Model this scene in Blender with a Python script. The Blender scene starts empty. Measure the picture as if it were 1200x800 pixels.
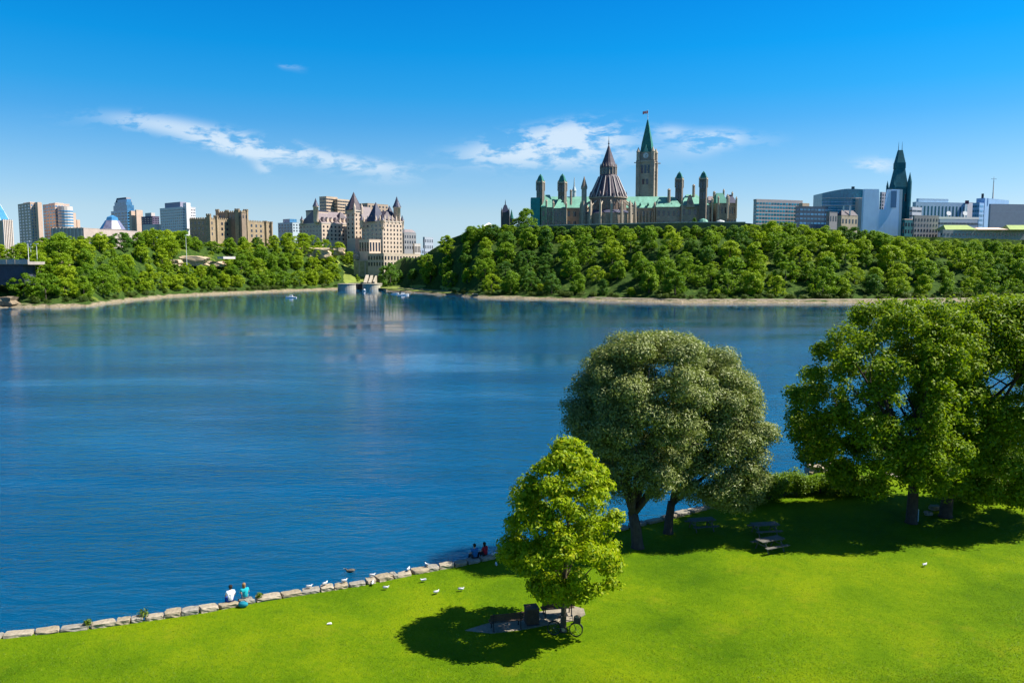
import bpy, bmesh, math, random
import numpy as np
from mathutils import Vector, Matrix, Euler

SC = bpy.context.scene
COL = SC.collection
R = math.radians
rnd = random.Random(11)

# ------------------------------------------------------------------ camera
CAM_Z, F, HOR = 20.0, 933.0, 310.0           # eye height (m), focal length and horizon row of a 1200x800 frame
PITCH = math.atan((400 - HOR) / F)
cam_d = bpy.data.cameras.new('camera'); cam = bpy.data.objects.new('camera', cam_d); COL.objects.link(cam)
cam.location = (0, 0, CAM_Z); cam.rotation_euler = (math.pi / 2 - PITCH, 0, 0)
cam_d.sensor_width = 36; cam_d.lens = 36 * F / 1200; cam_d.clip_end = 30000; cam_d.clip_start = 0.5
SC.camera = cam

# ------------------------------------------------------------------ light
SUN_EL, SUN_AZ = 52.0, 4.0                  # sun to the right, a little beyond the picture plane
sd = Vector((math.cos(R(SUN_EL)) * math.cos(R(SUN_AZ)), math.cos(R(SUN_EL)) * math.sin(R(SUN_AZ)), math.sin(R(SUN_EL))))
sun_d = bpy.data.lights.new('sun', 'SUN'); sun = bpy.data.objects.new('sun', sun_d); COL.objects.link(sun)
sun.rotation_euler = sd.to_track_quat('Z', 'Y').to_euler(); sun.location = sd * 300
sun_d.energy = 5.0; sun_d.angle = R(0.5); sun_d.color = (1.0, 0.94, 0.84)

SC.view_settings.view_transform = 'Standard'; SC.view_settings.look = 'None'
SC.view_settings.gamma = 1; SC.view_settings.use_curve_mapping = False
SC.view_settings.exposure = 1.06
SC.cycles.use_denoising = True
SC.cycles.max_bounces = 6; SC.cycles.diffuse_bounces = 3; SC.cycles.glossy_bounces = 3
SC.cycles.transmission_bounces = 4; SC.cycles.transparent_max_bounces = 6
SC.cycles.use_adaptive_sampling = True; SC.cycles.adaptive_threshold = 0.015
SC.cycles.caustics_reflective = False; SC.cycles.caustics_refractive = False

class NT:
    """small helper that strings shader nodes together"""
    def __init__(s, tree): s.t = tree; s.n = tree.nodes; s.l = tree.links
    def node(s, typ, **kw):
        x = s.n.new(typ)
        for k, v in kw.items(): setattr(x, k, v)
        return x
    def put(s, sock, v):
        if isinstance(v, bpy.types.NodeSocket): s.l.new(v, sock)
        else: sock.default_value = v
    def math(s, op, a, b=0.0, clamp=False):
        x = s.node('ShaderNodeMath', operation=op, use_clamp=clamp); s.put(x.inputs[0], a); s.put(x.inputs[1], b); return x.outputs[0]
    def noise(s, vec, scale, detail=4, rough=0.55, dist=0.0):
        x = s.node('ShaderNodeTexNoise'); s.put(x.inputs['Vector'], vec)
        x.inputs['Scale'].default_value = scale; x.inputs['Detail'].default_value = detail
        x.inputs['Roughness'].default_value = rough; x.inputs['Distortion'].default_value = dist
        return x.outputs['Fac']
    def ramp(s, fac, stops):
        x = s.node('ShaderNodeValToRGB'); s.put(x.inputs[0], fac); e = x.color_ramp.elements
        while len(e) < len(stops): e.new(0.5)
        for i, (p, c) in enumerate(stops): e[i].position = p; e[i].color = (*c, 1) if len(c) == 3 else c
        return x.outputs[0]
    def mix(s, f, a, b):
        x = s.node('ShaderNodeMix', data_type='RGBA'); s.put(x.inputs[0], f)
        for sock, v in ((x.inputs[6], a), (x.inputs[7], b)):
            s.put(sock, (*v, 1) if isinstance(v, tuple) and len(v) == 3 else v)
        return x.outputs[2]
    def scale(s, vec, v):
        x = s.node('ShaderNodeVectorMath', operation='MULTIPLY'); s.put(x.inputs[0], vec); x.inputs[1].default_value = v; return x.outputs[0]

# ------------------------------------------------------------------ sky with a few thin clouds
W = bpy.data.worlds.new('World'); SC.world = W; W.use_nodes = True
wt = NT(W.node_tree); W.node_tree.nodes.clear()
sky = wt.node('ShaderNodeTexSky', sky_type='NISHITA')
sky.sun_disc = False; sky.sun_elevation = R(SUN_EL); sky.sun_rotation = R(90 - SUN_AZ)
sky.altitude = 60; sky.air_density = 1.0; sky.dust_density = 0.3; sky.ozone_density = 1.6
tc = wt.node('ShaderNodeTexCoord'); sp = wt.node('ShaderNodeSeparateXYZ'); wt.l.new(tc.outputs['Generated'], sp.inputs[0])
# the air's own colour: clear azure aloft, pale near the horizon
TINT = [(0.0, (.62, .82, 1.30)), (.064, (.68, .82, 1.02)), (.117, (.46, .78, 1.03)), (.169, (.20, .72, 1.08)), (.20, (.09, .73, 1.13)), (.25, (.02, .72, 1.19)), (.31, (.012, .65, 1.20)), (.45, (.03, .52, 1.0)), (.65, (.40, .66, .98))]
air = wt.ramp(sp.outputs[2], [(p, tuple(c / 1.3 for c in col)) for p, col in TINT])
tint = wt.node('ShaderNodeMix', data_type='RGBA', blend_type='MULTIPLY'); tint.inputs[0].default_value = 1
wt.l.new(sky.outputs[0], tint.inputs[6]); wt.l.new(air, tint.inputs[7])
yy = wt.math('MAXIMUM', sp.outputs[1], 0.02)
ta = wt.math('DIVIDE', sp.outputs[0], yy); tb = wt.math('DIVIDE', sp.outputs[2], yy)
cv = wt.node('ShaderNodeCombineXYZ'); wt.l.new(ta, cv.inputs[0]); wt.l.new(wt.math('MULTIPLY', tb, 2.8), cv.inputs[1])
wisp = wt.noise(cv.outputs[0], 13.0, 10, 0.64, 0.4)
fine = wt.noise(cv.outputs[0], 34.0, 6, 0.6, 0.3)
# bearing, height (both as tangents), half-length, half-height, tilt in degrees, weight
CLOUDS = [(-.455, .174, .06, .010, -7, .9), (-.37, .157, .075, .013, -12, 1.25), (-.30, .143, .06, .011, -8, 1.25), (-.225, .131, .05, .008, -6, .9), (-.17, .119, .06, .008, -3, 1.1), (-.33, .138, .05, .006, -14, .8),
          (-.55, .176, .06, .016, 0, .30), (-.272, .245, .022, .007, -22, .75), (-.282, .247, .010, .006, -50, .5), (-.307, .118, .014, .006, -20, 1.0), (-.15, .103, .04, .006, 0, .4),
          (.04, .152, .07, .016, 5, 1.15), (.095, .162, .055, .015, 3, 1.25), (.09, .140, .10, .015, 0, 1.05), (-.03, .135, .06, .012, 0, .75), (.06, .125, .10, .010, 0, .5), 
          (.195, .163, .022, .008, 0, .9), (.235, .150, .035, .014, 6, 1.15), (.27, .155, .03, .009, 0, .8), (.32, .152, .03, .010, 4, .4), (.45, .122, .028, .008, 0, 1.15), (.02, .10, .3, .02, 0, .22), (.5, .12, .2, .03, 0, .20), (-.4, .1, .2, .02, 0, .12)]
tot = None
for a0, b0, la, lb, tilt, wgt in CLOUDS:
    lb *= 1.15
    c_, s_ = math.cos(R(tilt)), math.sin(R(tilt))
    da = wt.math('SUBTRACT', ta, a0); db = wt.math('SUBTRACT', tb, b0)
    p = wt.math('ADD', wt.math('MULTIPLY', da, c_ / la), wt.math('MULTIPLY', db, s_ / la))
    q = wt.math('ADD', wt.math('MULTIPLY', da, -s_ / lb), wt.math('MULTIPLY', db, c_ / lb))
    m = wt.math('MULTIPLY', wt.math('EXPONENT', wt.math('MULTIPLY', wt.math('ADD', wt.math('MULTIPLY', p, p), wt.math('MULTIPLY', q, q)), -0.9)), wgt)
    tot = m if tot is None else wt.math('ADD', tot, m)
brk = wt.math('ADD', wt.math('MULTIPLY', wt.math('SUBTRACT', wisp, 0.45), 6.0), wt.math('MULTIPLY', wt.math('SUBTRACT', fine, 0.5), 3.2))
dens = wt.math('MULTIPLY', tot, wt.math('ADD', brk, 0.52, True))
mr = wt.node('ShaderNodeMapRange', interpolation_type='SMOOTHSTEP'); wt.l.new(dens, mr.inputs[0])
mr.inputs[1].default_value = 0.10; mr.inputs[2].default_value = 2.0; mr.inputs[3].default_value = 0; mr.inputs[4].default_value = 0.74
cf = wt.math('MULTIPLY', mr.outputs[0], wt.math('GREATER_THAN', sp.outputs[1], 0.05))
skyc = wt.mix(cf, tint.outputs[2], (4.6, 5.2, 5.7))
bg = wt.node('ShaderNodeBackground'); wt.l.new(skyc, bg.inputs[0]); bg.inputs[1].default_value = 0.086
wo = wt.node('ShaderNodeOutputWorld'); wt.l.new(bg.outputs[0], wo.inputs[0])

# ------------------------------------------------------------------ where things stand
CP, SP_ = math.cos(PITCH), math.sin(PITCH)
def ray(u, v):
    xc, yc = (u - 600) / F, (400 - v) / F
    return Vector((xc, CP + yc * SP_, -SP_ + yc * CP))
def on_z(u, v, z):
    d = ray(u, v); t = (z - CAM_Z) / d.z; return Vector((d.x * t, d.y * t, z))
def at_y(u, v, Y):
    d = ray(u, v); t = Y / d.y; return Vector((d.x * t, Y, CAM_Z + d.z * t))
def X_(u, Y): return at_y(u, HOR, Y).x
def Z_(v, Y): return at_y(600, v, Y).z
def M_(Y): return Y / F                      # metres per picture unit at a distance

# ------------------------------------------------------------------ object helpers
def tag(o, label=None, cat=None, group=None, kind=None):
    if label: o['label'] = label
    if cat: o['category'] = cat
    if group: o['group'] = group
    if kind: o['kind'] = kind
    return o
def thing(name, label, cat, loc=(0, 0, 0), rz=0.0, group=None):
    o = bpy.data.objects.new(name, None); COL.objects.link(o); o.location = loc; o.rotation_euler = (0, 0, rz)
    o.empty_display_size = 0.5
    return tag(o, label, cat, group)
def link(name, me, m=None, parent=None):
    o = bpy.data.objects.new(name, me); COL.objects.link(o)
    if m is not None and not me.materials: me.materials.append(m)
    if parent is not None: o.parent = parent
    return o
def copy_tree(o, parent=None):
    c = o.copy(); COL.objects.link(c); c.parent = parent
    for ch in list(o.children): copy_tree(ch, c)
    return c

class MB:
    """collects faces; build() links them as one mesh object"""
    def __init__(s): s.v = []; s.f = []
    def add(s, vs, fs):
        b = len(s.v); s.v += [Vector(x) for x in vs]; s.f += [tuple(b + i for i in f) for f in fs]; return s
    def box(s, x0, x1, y0, y1, z0, z1, rz=0, c=(0, 0)):
        vs = [Vector((x, y, z)) for z in (z0, z1) for x, y in ((x0, y0), (x1, y0), (x1, y1), (x0, y1))]
        if rz:
            m = Matrix.Rotation(rz, 4, 'Z'); vs = [m @ (v - Vector((*c, 0))) + Vector((*c, 0)) for v in vs]
        return s.add(vs, [(3, 2, 1, 0), (4, 5, 6, 7), (0, 1, 5, 4), (1, 2, 6, 5), (2, 3, 7, 6), (3, 0, 4, 7)])
    def prism(s, pts, z0, z1, k=1.0, cxy=None, bottom=True):
        n = len(pts); pts = [Vector(p[:2]) for p in pts]
        c = Vector(cxy) if cxy else sum(pts, Vector((0, 0))) / n
        vs = [(*p, z0) for p in pts] + [(*(c + (p - c) * k), z1) for p in pts]
        fs = [(i, (i + 1) % n, n + (i + 1) % n, n + i) for i in range(n)] + [tuple(range(n, 2 * n))]
        if bottom: fs.append(tuple(range(n - 1, -1, -1)))
        return s.add(vs, fs)
    def rings(s, cx, cy, prof, n=16, rot=0.0, caps=True):
        """lathe: prof = [(radius, z), ...] upwards"""
        vs = []; fs = []
        for r, z in prof:
            vs += [(cx + max(r, .001) * math.cos(rot + 2 * math.pi * i / n), cy + max(r, .001) * math.sin(rot + 2 * math.pi * i / n), z) for i in range(n)]
        for k in range(len(prof) - 1):
            for i in range(n):
                j = (i + 1) % n; fs.append((k * n + i, k * n + j, (k + 1) * n + j, (k + 1) * n + i))
        if caps: fs += [tuple(range(n - 1, -1, -1)), tuple(range((len(prof) - 1) * n, len(prof) * n))]
        return s.add(vs, fs)
    def tube(s, pts, rads, n=6):
        pts = [Vector(p) for p in pts]
        if not isinstance(rads, (list, tuple)): rads = [rads] * len(pts)
        vs = []; fs = []
        for i, p in enumerate(pts):
            d = (pts[min(i + 1, len(pts) - 1)] - pts[max(i - 1, 0)]).normalized()
            a = d.cross(Vector((0, 0, 1)) if abs(d.z) < .9 else Vector((1, 0, 0))).normalized(); b = d.cross(a)
            vs += [p + (a * math.cos(2 * math.pi * k / n) + b * math.sin(2 * math.pi * k / n)) * rads[i] for k in range(n)]
        for i in range(len(pts) - 1):
            for k in range(n):
                j = (k + 1) % n; fs.append((i * n + k, i * n + j, (i + 1) * n + j, (i + 1) * n + k))
        fs += [tuple(range(n - 1, -1, -1)), tuple(range((len(pts) - 1) * n, len(pts) * n))]
        return s.add(vs, fs)
    def hip(s, p4, z0, z1, ridge=0.5, over=0.0):
        """hip roof over 4 footprint points, ridge along side 0-1; ridge = share of that side"""
        p = [Vector(q[:2]) for q in p4]; c = sum(p, Vector((0, 0))) / 4
        if over: p = [q + (q - c).normalized() * over for q in p]
        m0 = (p[0] + p[3]) / 2; m1 = (p[1] + p[2]) / 2
        a = m0.lerp(m1, (1 - ridge) / 2); b = m0.lerp(m1, (1 + ridge) / 2)
        return s.add([(*q, z0) for q in p] + [(*a, z1), (*b, z1)], [(0, 1, 5, 4), (1, 2, 5), (2, 3, 4, 5), (3, 0, 4), (3, 2, 1, 0)])
    def sphere(s, c, r, sc=(1, 1, 1), nu=12, nv=8):
        vs = []; fs = []
        for j in range(nv + 1):
            t = math.pi * j / nv
            for i in range(nu):
                a = 2 * math.pi * i / nu
                vs.append((c[0] + r * sc[0] * max(math.sin(t), .01) * math.cos(a), c[1] + r * sc[1] * max(math.sin(t), .01) * math.sin(a), c[2] - r * sc[2] * math.cos(t)))
        for j in range(nv):
            for i in range(nu):
                k = (i + 1) % nu; fs.append((j * nu + i, j * nu + k, (j + 1) * nu + k, (j + 1) * nu + i))
        return s.add(vs, fs)
    def mesh(s, name, m=None, off=None, smooth=False):
        me = bpy.data.meshes.new(name); o = Vector(off) if off is not None else Vector((0, 0, 0))
        me.from_pydata([tuple(v - o) for v in s.v], [], s.f)
        bm = bmesh.new(); bm.from_mesh(me); bmesh.ops.recalc_face_normals(bm, faces=bm.faces)
        if smooth:
            for f in bm.faces: f.smooth = True
        bm.to_mesh(me); bm.free()
        if m is not None: me.materials.append(m)
        return me
    def build(s, name, m, parent=None, smooth=False, bevel=0):
        off = parent.matrix_basis.translation if parent is not None else None
        p = parent
        while p is not None and p.parent is not None: p = p.parent; off = off + p.matrix_basis.translation
        o = link(name, s.mesh(name, m, off, smooth), None, parent)
        if bevel:
            b = o.modifiers.new('bevel', 'BEVEL'); b.width = bevel; b.segments = 2
        return o

def quads_mesh(name, V, m, per=4):
    """fast mesh from an (n, per, 3) array of separate faces"""
    n = len(V); me = bpy.data.meshes.new(name)
    me.vertices.add(n * per); me.vertices.foreach_set('co', V.reshape(-1).astype(np.float32))
    me.loops.add(n * per); me.loops.foreach_set('vertex_index', np.arange(n * per, dtype=np.int32))
    me.polygons.add(n); me.polygons.foreach_set('loop_start', np.arange(0, n * per, per, dtype=np.int32))
    me.update(calc_edges=True); me.materials.append(m)
    return me

# ------------------------------------------------------------------ materials
MATS = {}
def base_mat(name):
    m = bpy.data.materials.new(name); m.use_nodes = True; t = NT(m.node_tree)
    return m, t, m.node_tree.nodes['Principled BSDF'], t.node('ShaderNodeTexCoord')
def surf(name, col, rough=0.8, var=0.25, scale=1.0, metal=0.0, bump=0.0, streak=False, spec=0.3):
    """paint, stone, wood, metal: a base colour broken up by noise"""
    if name in MATS: return MATS[name]
    m, t, b, tc_ = base_mat(name)
    vec = tc_.outputs['Object']
    n1 = t.noise(vec, scale, 5, 0.6); n2 = t.noise(t.scale(vec, (1, 1, 0.15)) if streak else vec, scale * 5, 3, 0.6)
    f = t.math('ADD', t.math('MULTIPLY', n1, 0.6), t.math('MULTIPLY', n2, 0.4))
    lo = tuple(c * (1 - var) for c in col); hi = tuple(min(c * (1 + var), .95) for c in col)
    c = t.ramp(f, [(0.32, lo), (0.5, col), (0.68, hi)])
    t.l.new(c, b.inputs['Base Color']); b.inputs['Roughness'].default_value = rough; b.inputs['Metallic'].default_value = metal
    b.inputs['Specular IOR Level'].default_value = spec
    if bump:
        bp = t.node('ShaderNodeBump'); bp.inputs['Strength'].default_value = bump; bp.inputs['Distance'].default_value = 0.05
        t.l.new(n2, bp.inputs['Height']); t.l.new(bp.outputs[0], b.inputs['Normal'])
    MATS[name] = m; return m
def masonry(name, col, dark, bw=1.4, bh=0.5, var=0.3, rough=0.9):
    if name in MATS: return MATS[name]
    m, t, b, tc_ = base_mat(name); vec = tc_.outputs['Object']
    sp_ = t.node('ShaderNodeSeparateXYZ'); t.l.new(vec, sp_.inputs[0])
    cv_ = t.node('ShaderNodeCombineXYZ'); t.l.new(t.math('ADD', sp_.outputs[0], t.math('MULTIPLY', sp_.outputs[1], 0.7)), cv_.inputs[0]); t.l.new(sp_.outputs[2], cv_.inputs[1])
    br = t.node('ShaderNodeTexBrick'); t.l.new(cv_.outputs[0], br.inputs['Vector'])
    br.inputs['Scale'].default_value = 1; br.inputs['Brick Width'].default_value = bw; br.inputs['Row Height'].default_value = bh
    br.inputs['Mortar Size'].default_value = 0.02
    br.inputs['Color1'].default_value = (*col, 1); br.inputs['Color2'].default_value = (*[c * (1 - var) for c in col], 1); br.inputs['Mortar'].default_value = (*dark, 1)
    n = t.noise(vec, 0.12, 5, 0.6)
    c = t.mix(t.math('MULTIPLY', t.ramp(n, [(0.4, (0, 0, 0)), (0.7, (1, 1, 1))]), 0.55), br.outputs[0], dark)
    t.l.new(c, b.inputs['Base Color']); b.inputs['Roughness'].default_value = rough; b.inputs['Specular IOR Level'].default_value = 0.2
    MATS[name] = m; return m
def glass(name, col, rough=0.12):
    if name in MATS: return MATS[name]
    m, t, b, tc_ = base_mat(name)
    n = t.noise(tc_.outputs['Object'], 0.35, 3, 0.6)
    oi = t.node('ShaderNodeObjectInfo')
    f = t.math('ADD', t.math('MULTIPLY', n, 0.6), t.math('MULTIPLY', oi.outputs['Random'], 0.4))
    t.l.new(t.ramp(f, [(0.25, tuple(c * .5 for c in col)), (0.75, tuple(c * 1.5 for c in col))]), b.inputs['Base Color'])
    b.inputs['Roughness'].default_value = rough; b.inputs['Specular IOR Level'].default_value = 0.8
    MATS[name] = m; return m
def leaf_mat(name, stops, trans=0.35, rough=0.55, per_object=0.0, spec=0.25):
    """leaves: colour differs leaf by leaf (and tree by tree), some light comes through"""
    m, t, b, tc_ = base_mat(name)
    g = t.node('ShaderNodeNewGeometry'); f = g.outputs['Random Per Island']
    if per_object:
        oi = t.node('ShaderNodeObjectInfo')
        f = t.math('ADD', t.math('MULTIPLY', f, 1 - per_object), t.math('MULTIPLY', oi.outputs['Random'], per_object))
    c = t.ramp(f, stops)
    t.l.new(c, b.inputs['Base Color']); b.inputs['Roughness'].default_value = rough; b.inputs['Specular IOR Level'].default_value = spec
    tr = t.node('ShaderNodeBsdfTranslucent'); t.l.new(t.mix(0.5, c, (0.16, 0.24, 0.005)), tr.inputs[0])
    mx = t.node('ShaderNodeMixShader'); mx.inputs[0].default_value = trans
    t.l.new(b.outputs[0], mx.inputs[1]); t.l.new(tr.outputs[0], mx.inputs[2])
    t.l.new(mx.outputs[0], m.node_tree.nodes['Material Output'].inputs[0])
    return m
def bark(name, col): return surf(name, col, 0.95, 0.45, 3.0, bump=0.8, streak=True)

# ================================================================== THE SETTING
# ---- far land: shoreline, bank, slope and plateau as functions of bearing
SH_U = [-900, -200, 0, 60, 100, 150, 200, 250, 330, 400, 440, 450, 520, 560, 700, 800, 985, 1200, 1500, 2300]
SH_V = [366, 363, 360.5, 360.5, 359, 352.5, 347.5, 345, 341.5, 338.6, 338.8, 341, 345.5, 349, 352.5, 355, 355, 353, 352, 350]
SH_Y = [on_z(600, v, 0).y for v in SH_V]
H_U = [-900, 0, 60, 100, 200, 300, 350, 395, 420, 470, 490, 510, 530, 560, 880, 950, 1050, 1200, 2300]
H_Z = [20, 23, 25, 28, 34, 33, 38, 33, 27, 27, 25, 33, 40, 46, 46, 43, 38, 36, 32]
D_Z = [60, 60, 65, 70, 75, 85, 90, 110, 150, 150, 70, 72, 78, 85, 85, 80, 75, 75, 75]
def shore_y(u): return float(np.interp(u, SH_U, SH_Y))
def flat_w(u): return float(np.interp(u, [428, 446, 480, 515, 540, 560], [13, 50, 46, 34, 20, 13]))   # level margin by the water
def land_z(u, s):
    H = float(np.interp(u, H_U, H_Z)); D = float(np.interp(u, H_U, D_Z))
    wob = 0.8 * math.sin(u * .11 + s * .21) + 0.6 * math.sin(u * .31 - s * .13)
    if s < 0: return s * 0.5
    if s < 4: return s * 0.28
    fw = flat_w(u)
    if s < fw: return 1.12 + (s - 4) * 0.9 / (fw - 4)
    drop = 9.0 * max(0, min(1, (u - 500) / 50)); H1 = H; H -= drop
    t = min((s - fw) / (max(D, fw + 45) - fw), 1.0); e = t * t * (3 - 2 * t) * 0.5 + t * 0.5
    if s > D + 8: H += drop * min(1, (s - D - 8) / 3.0)
    return 2.0 + (H - 2.0) * e + wob * min(1, (s - fw) / 10) * (0.5 if t < 1 else 0.2)
def land_xy(X, Y):
    u = 600 + F * X / Y * (CP + 0) ; return land_z(u, Y - shore_y(u))
us = list(np.arange(-900, -40, 40)) + list(np.arange(-40, 1260, 6)) + list(np.arange(1260, 2301, 40))
ss = [-6, 0, 2, 4, 8, 13, 18, 24, 30, 37, 44, 52, 60, 68, 76, 83, 88, 93, 96, 100, 104, 110, 130, 150, 200, 300, 500, 900, 2000, 6000, 14000]
mb = MB(); jit = random.Random(4)
for u in us:
    ysh = shore_y(u) + jit.uniform(-.8, .8) + 1.2 * math.sin(u * .17)
    for s in ss:
        Y = ysh + s; mb.v.append(Vector((X_(u, Y), Y, land_z(u, s) + (jit.uniform(-.25, .25) if 0 < s < 100 else 0))))
ns = len(ss)
for i in range(len(us) - 1):
    for j in range(ns - 1):
        a = i * ns + j; mb.f.append((a, a + ns, a + ns + 1, a + 1))
m, t, b, tc_ = base_mat('wooded_hill_soil'); vec = tc_.outputs['Object']
sp_ = t.node('ShaderNodeSeparateXYZ'); t.l.new(vec, sp_.inputs[0])
n1 = t.noise(vec, 0.05, 6, 0.65); n2 = t.noise(vec, 0.6, 4, 0.6)
veg = t.ramp(n2, [(0.3, (0.012, 0.028, 0.006)), (0.55, (0.035, 0.07, 0.010)), (0.75, (0.085, 0.12, 0.02))])
grs = t.ramp(n2, [(0.3, (0.10, 0.14, 0.012)), (0.7, (0.19, 0.22, 0.035))])
veg = t.mix(t.ramp(n1, [(0.60, (0, 0, 0)), (0.70, (1, 1, 1))]), veg, grs)
sand = t.ramp(t.noise(vec, 0.9, 6, 0.7), [(0.3, (0.07, 0.06, 0.035)), (0.5, (0.20, 0.165, 0.105)), (0.7, (0.33, 0.28, 0.20))])
hz = t.math('ADD', sp_.outputs[2], t.math('MULTIPLY', t.math('SUBTRACT', t.noise(vec, 0.12, 4, 0.6), 0.5), 3.2))
mr = t.node('ShaderNodeMapRange'); t.l.new(hz, mr.inputs[0]); mr.inputs[1].default_value = 0.95; mr.inputs[2].default_value = 1.35
t.l.new(t.mix(mr.outputs[0], sand, veg), b.inputs['Base Color']); b.inputs['Roughness'].default_value = 1.0; b.inputs['Specular IOR Level'].default_value = 0.1
SOIL = m
tag(mb.build('far_bank', SOIL, smooth=False), 'wooded far bank rising from the river to a plateau', 'hill', kind='structure')

# ---- river
m, t, b, tc_ = base_mat('river_water'); vec = tc_.outputs['Object']
b.inputs['IOR'].default_value = 1.33
calm = t.noise(t.scale(vec, (0.010, 0.034, 1)), 1.0, 4, 0.6, 0.6)                 # slicks and gusts
far_ = t.node('ShaderNodeSeparateXYZ'); t.l.new(vec, far_.inputs[0])
gust = t.ramp(calm, [(0.36, (0.2, 0.2, 0.2)), (0.60, (1, 1, 1))])
deep = t.ramp(t.noise(t.scale(vec, (0.012, 0.03, 1)), 1.0, 3, 0.5), [(0.3, (0.0005, 0.036, 0.088)), (0.7, (0.0009, 0.066, 0.145))])
t.l.new(deep, b.inputs['Base Color']); b.inputs['Roughness'].default_value = 0.06
b.subsurface_method = 'BURLEY'; b.inputs['Subsurface Weight'].default_value = 1.0; b.inputs['Subsurface Radius'].default_value = (1, 1, 1); b.inputs['Subsurface Scale'].default_value = 4.0
w1 = t.noise(t.scale(vec, (0.22, 0.62, 1)), 1.0, 3, 0.55, 0.5)
w2 = t.noise(t.scale(vec, (0.9, 2.2, 1)), 1.0, 4, 0.6, 0.4)
w3 = t.noise(t.scale(vec, (0.05, 0.13, 1)), 1.0, 2, 0.5)
hgt = t.math('ADD', t.math('ADD', t.math('MULTIPLY', w1, 0.30), t.math('MULTIPLY', w2, 0.13)), t.math('MULTIPLY', w3, 0.25))
bp = t.node('ShaderNodeBump'); bp.inputs['Distance'].default_value = 1.0
shel = t.node('ShaderNodeMapRange'); t.l.new(far_.outputs[1], shel.inputs[0]); shel.inputs[1].default_value = 120; shel.inputs[2].default_value = 340; shel.inputs[3].default_value = 0.95; shel.inputs[4].default_value = 0.08
t.l.new(t.math('MULTIPLY', gust, shel.outputs[0]), bp.inputs['Strength']); t.l.new(hgt, bp.inputs['Height']); t.l.new(bp.outputs[0], b.inputs['Normal'])
WATER = m
tag(MB().add([(-2500, -200, 0), (2500, -200, 0), (2500, 1200, 0), (-2500, 1200, 0)], [(0, 1, 2, 3)]).build('river', WATER), 'wide blue river with small ripples', 'river', kind='structure')

# ---- near lawn
LZ = 1.2
EDGE = [(-120, -17), (-60, 18)] + [tuple(on_z(u, v, LZ).xy) for u, v in
        ((0, 748), (60, 741), (110, 735), (180, 724), (230, 717), (270, 710), (300, 704), (340, 698), (380, 692), (430, 684), (470, 675), (510, 667), (545, 661), (600, 649), (660, 636), (720, 622), (790, 606), (840, 593))] \
       + [tuple(on_z(u, v, LZ).xy) for u, v in ((900, 572), (950, 556), (1000, 545), (1060, 534), (1120, 528), (1200, 522), (1320, 515))] + [(160, 100), (420, 140)]
EX = [p[0] for p in EDGE]; EY = [p[1] for p in EDGE]
def edge_y(x): return float(np.interp(x, EX, EY))
def lawn_z(x, y):
    d = edge_y(x) - y
    return LZ + 0.05 * math.sin(x * .33 + 1) * math.sin(y * .27) + 0.04 * math.sin(x * .11 - y * .2) + min(max(d, 0), 30) * 0.002
mb = MB(); xs = list(np.arange(-120, -40, 4)) + list(np.arange(-40, 70, .6)) + list(np.arange(70, 421, 6))
dd = [0, .15, .5, 1, 1.6, 2.4, 3.4, 5, 7, 9, 11.5, 14, 17, 20, 24, 28, 33, 40, 50, 65, 90]
jit = random.Random(8)
for x in xs:
    e = edge_y(x) + jit.uniform(-.06, .06)
    mb.v.append(Vector((x, e + .35, -1.0)))
    for d in dd: mb.v.append(Vector((x, e - d, lawn_z(x, e - d))))
n_ = len(dd) + 1
for i in range(len(xs) - 1):
    for j in range(n_ - 1):
        a = i * n_ + j; mb.f.append((a, a + 1, a + n_ + 1, a + n_))
m, t, b, tc_ = base_mat('lawn_grass'); vec = tc_.outputs['Object']
n1 = t.noise(vec, 0.16, 5, 0.6); n2 = t.noise(vec, 3.2, 5, 0.7); n3 = t.noise(vec, 0.75, 6, 0.7); n4 = t.noise(vec, 16, 4, 0.7)
f = t.math('ADD', t.math('ADD', t.math('MULTIPLY', n1, 0.55), t.math('MULTIPLY', n2, 0.20)), t.math('MULTIPLY', n4, 0.25))
c = t.ramp(f, [(0.38, (0.042, 0.098, 0.0008)), (0.5, (0.084, 0.154, 0.001)), (0.60, (0.138, 0.196, 0.0015))])
c = t.mix(t.math('MULTIPLY', t.ramp(n3, [(0.62, (0, 0, 0)), (0.74, (1, 1, 1))]), 0.75), c, (0.035, 0.075, 0.003))
c = t.mix(t.math('MULTIPLY', t.ramp(t.noise(vec, 0.33, 5, 0.7), [(0.58, (0, 0, 0)), (0.72, (1, 1, 1))]), 0.5), c, (0.17, 0.19, 0.006))
t.l.new(c, b.inputs['Base Color']); b.inputs['Roughness'].default_value = 0.9; b.inputs['Specular IOR Level'].default_value = 0.05
bp = t.node('ShaderNodeBump'); bp.inputs['Strength'].default_value = 0.55; bp.inputs['Distance'].default_value = 0.12
t.l.new(t.math('ADD', n4, n2), bp.inputs['Height']); t.l.new(bp.outputs[0], b.inputs['Normal'])
tag(mb.build('lawn', m, smooth=True), 'mown bright green lawn sloping to the river edge', 'lawn', kind='structure')

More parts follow.
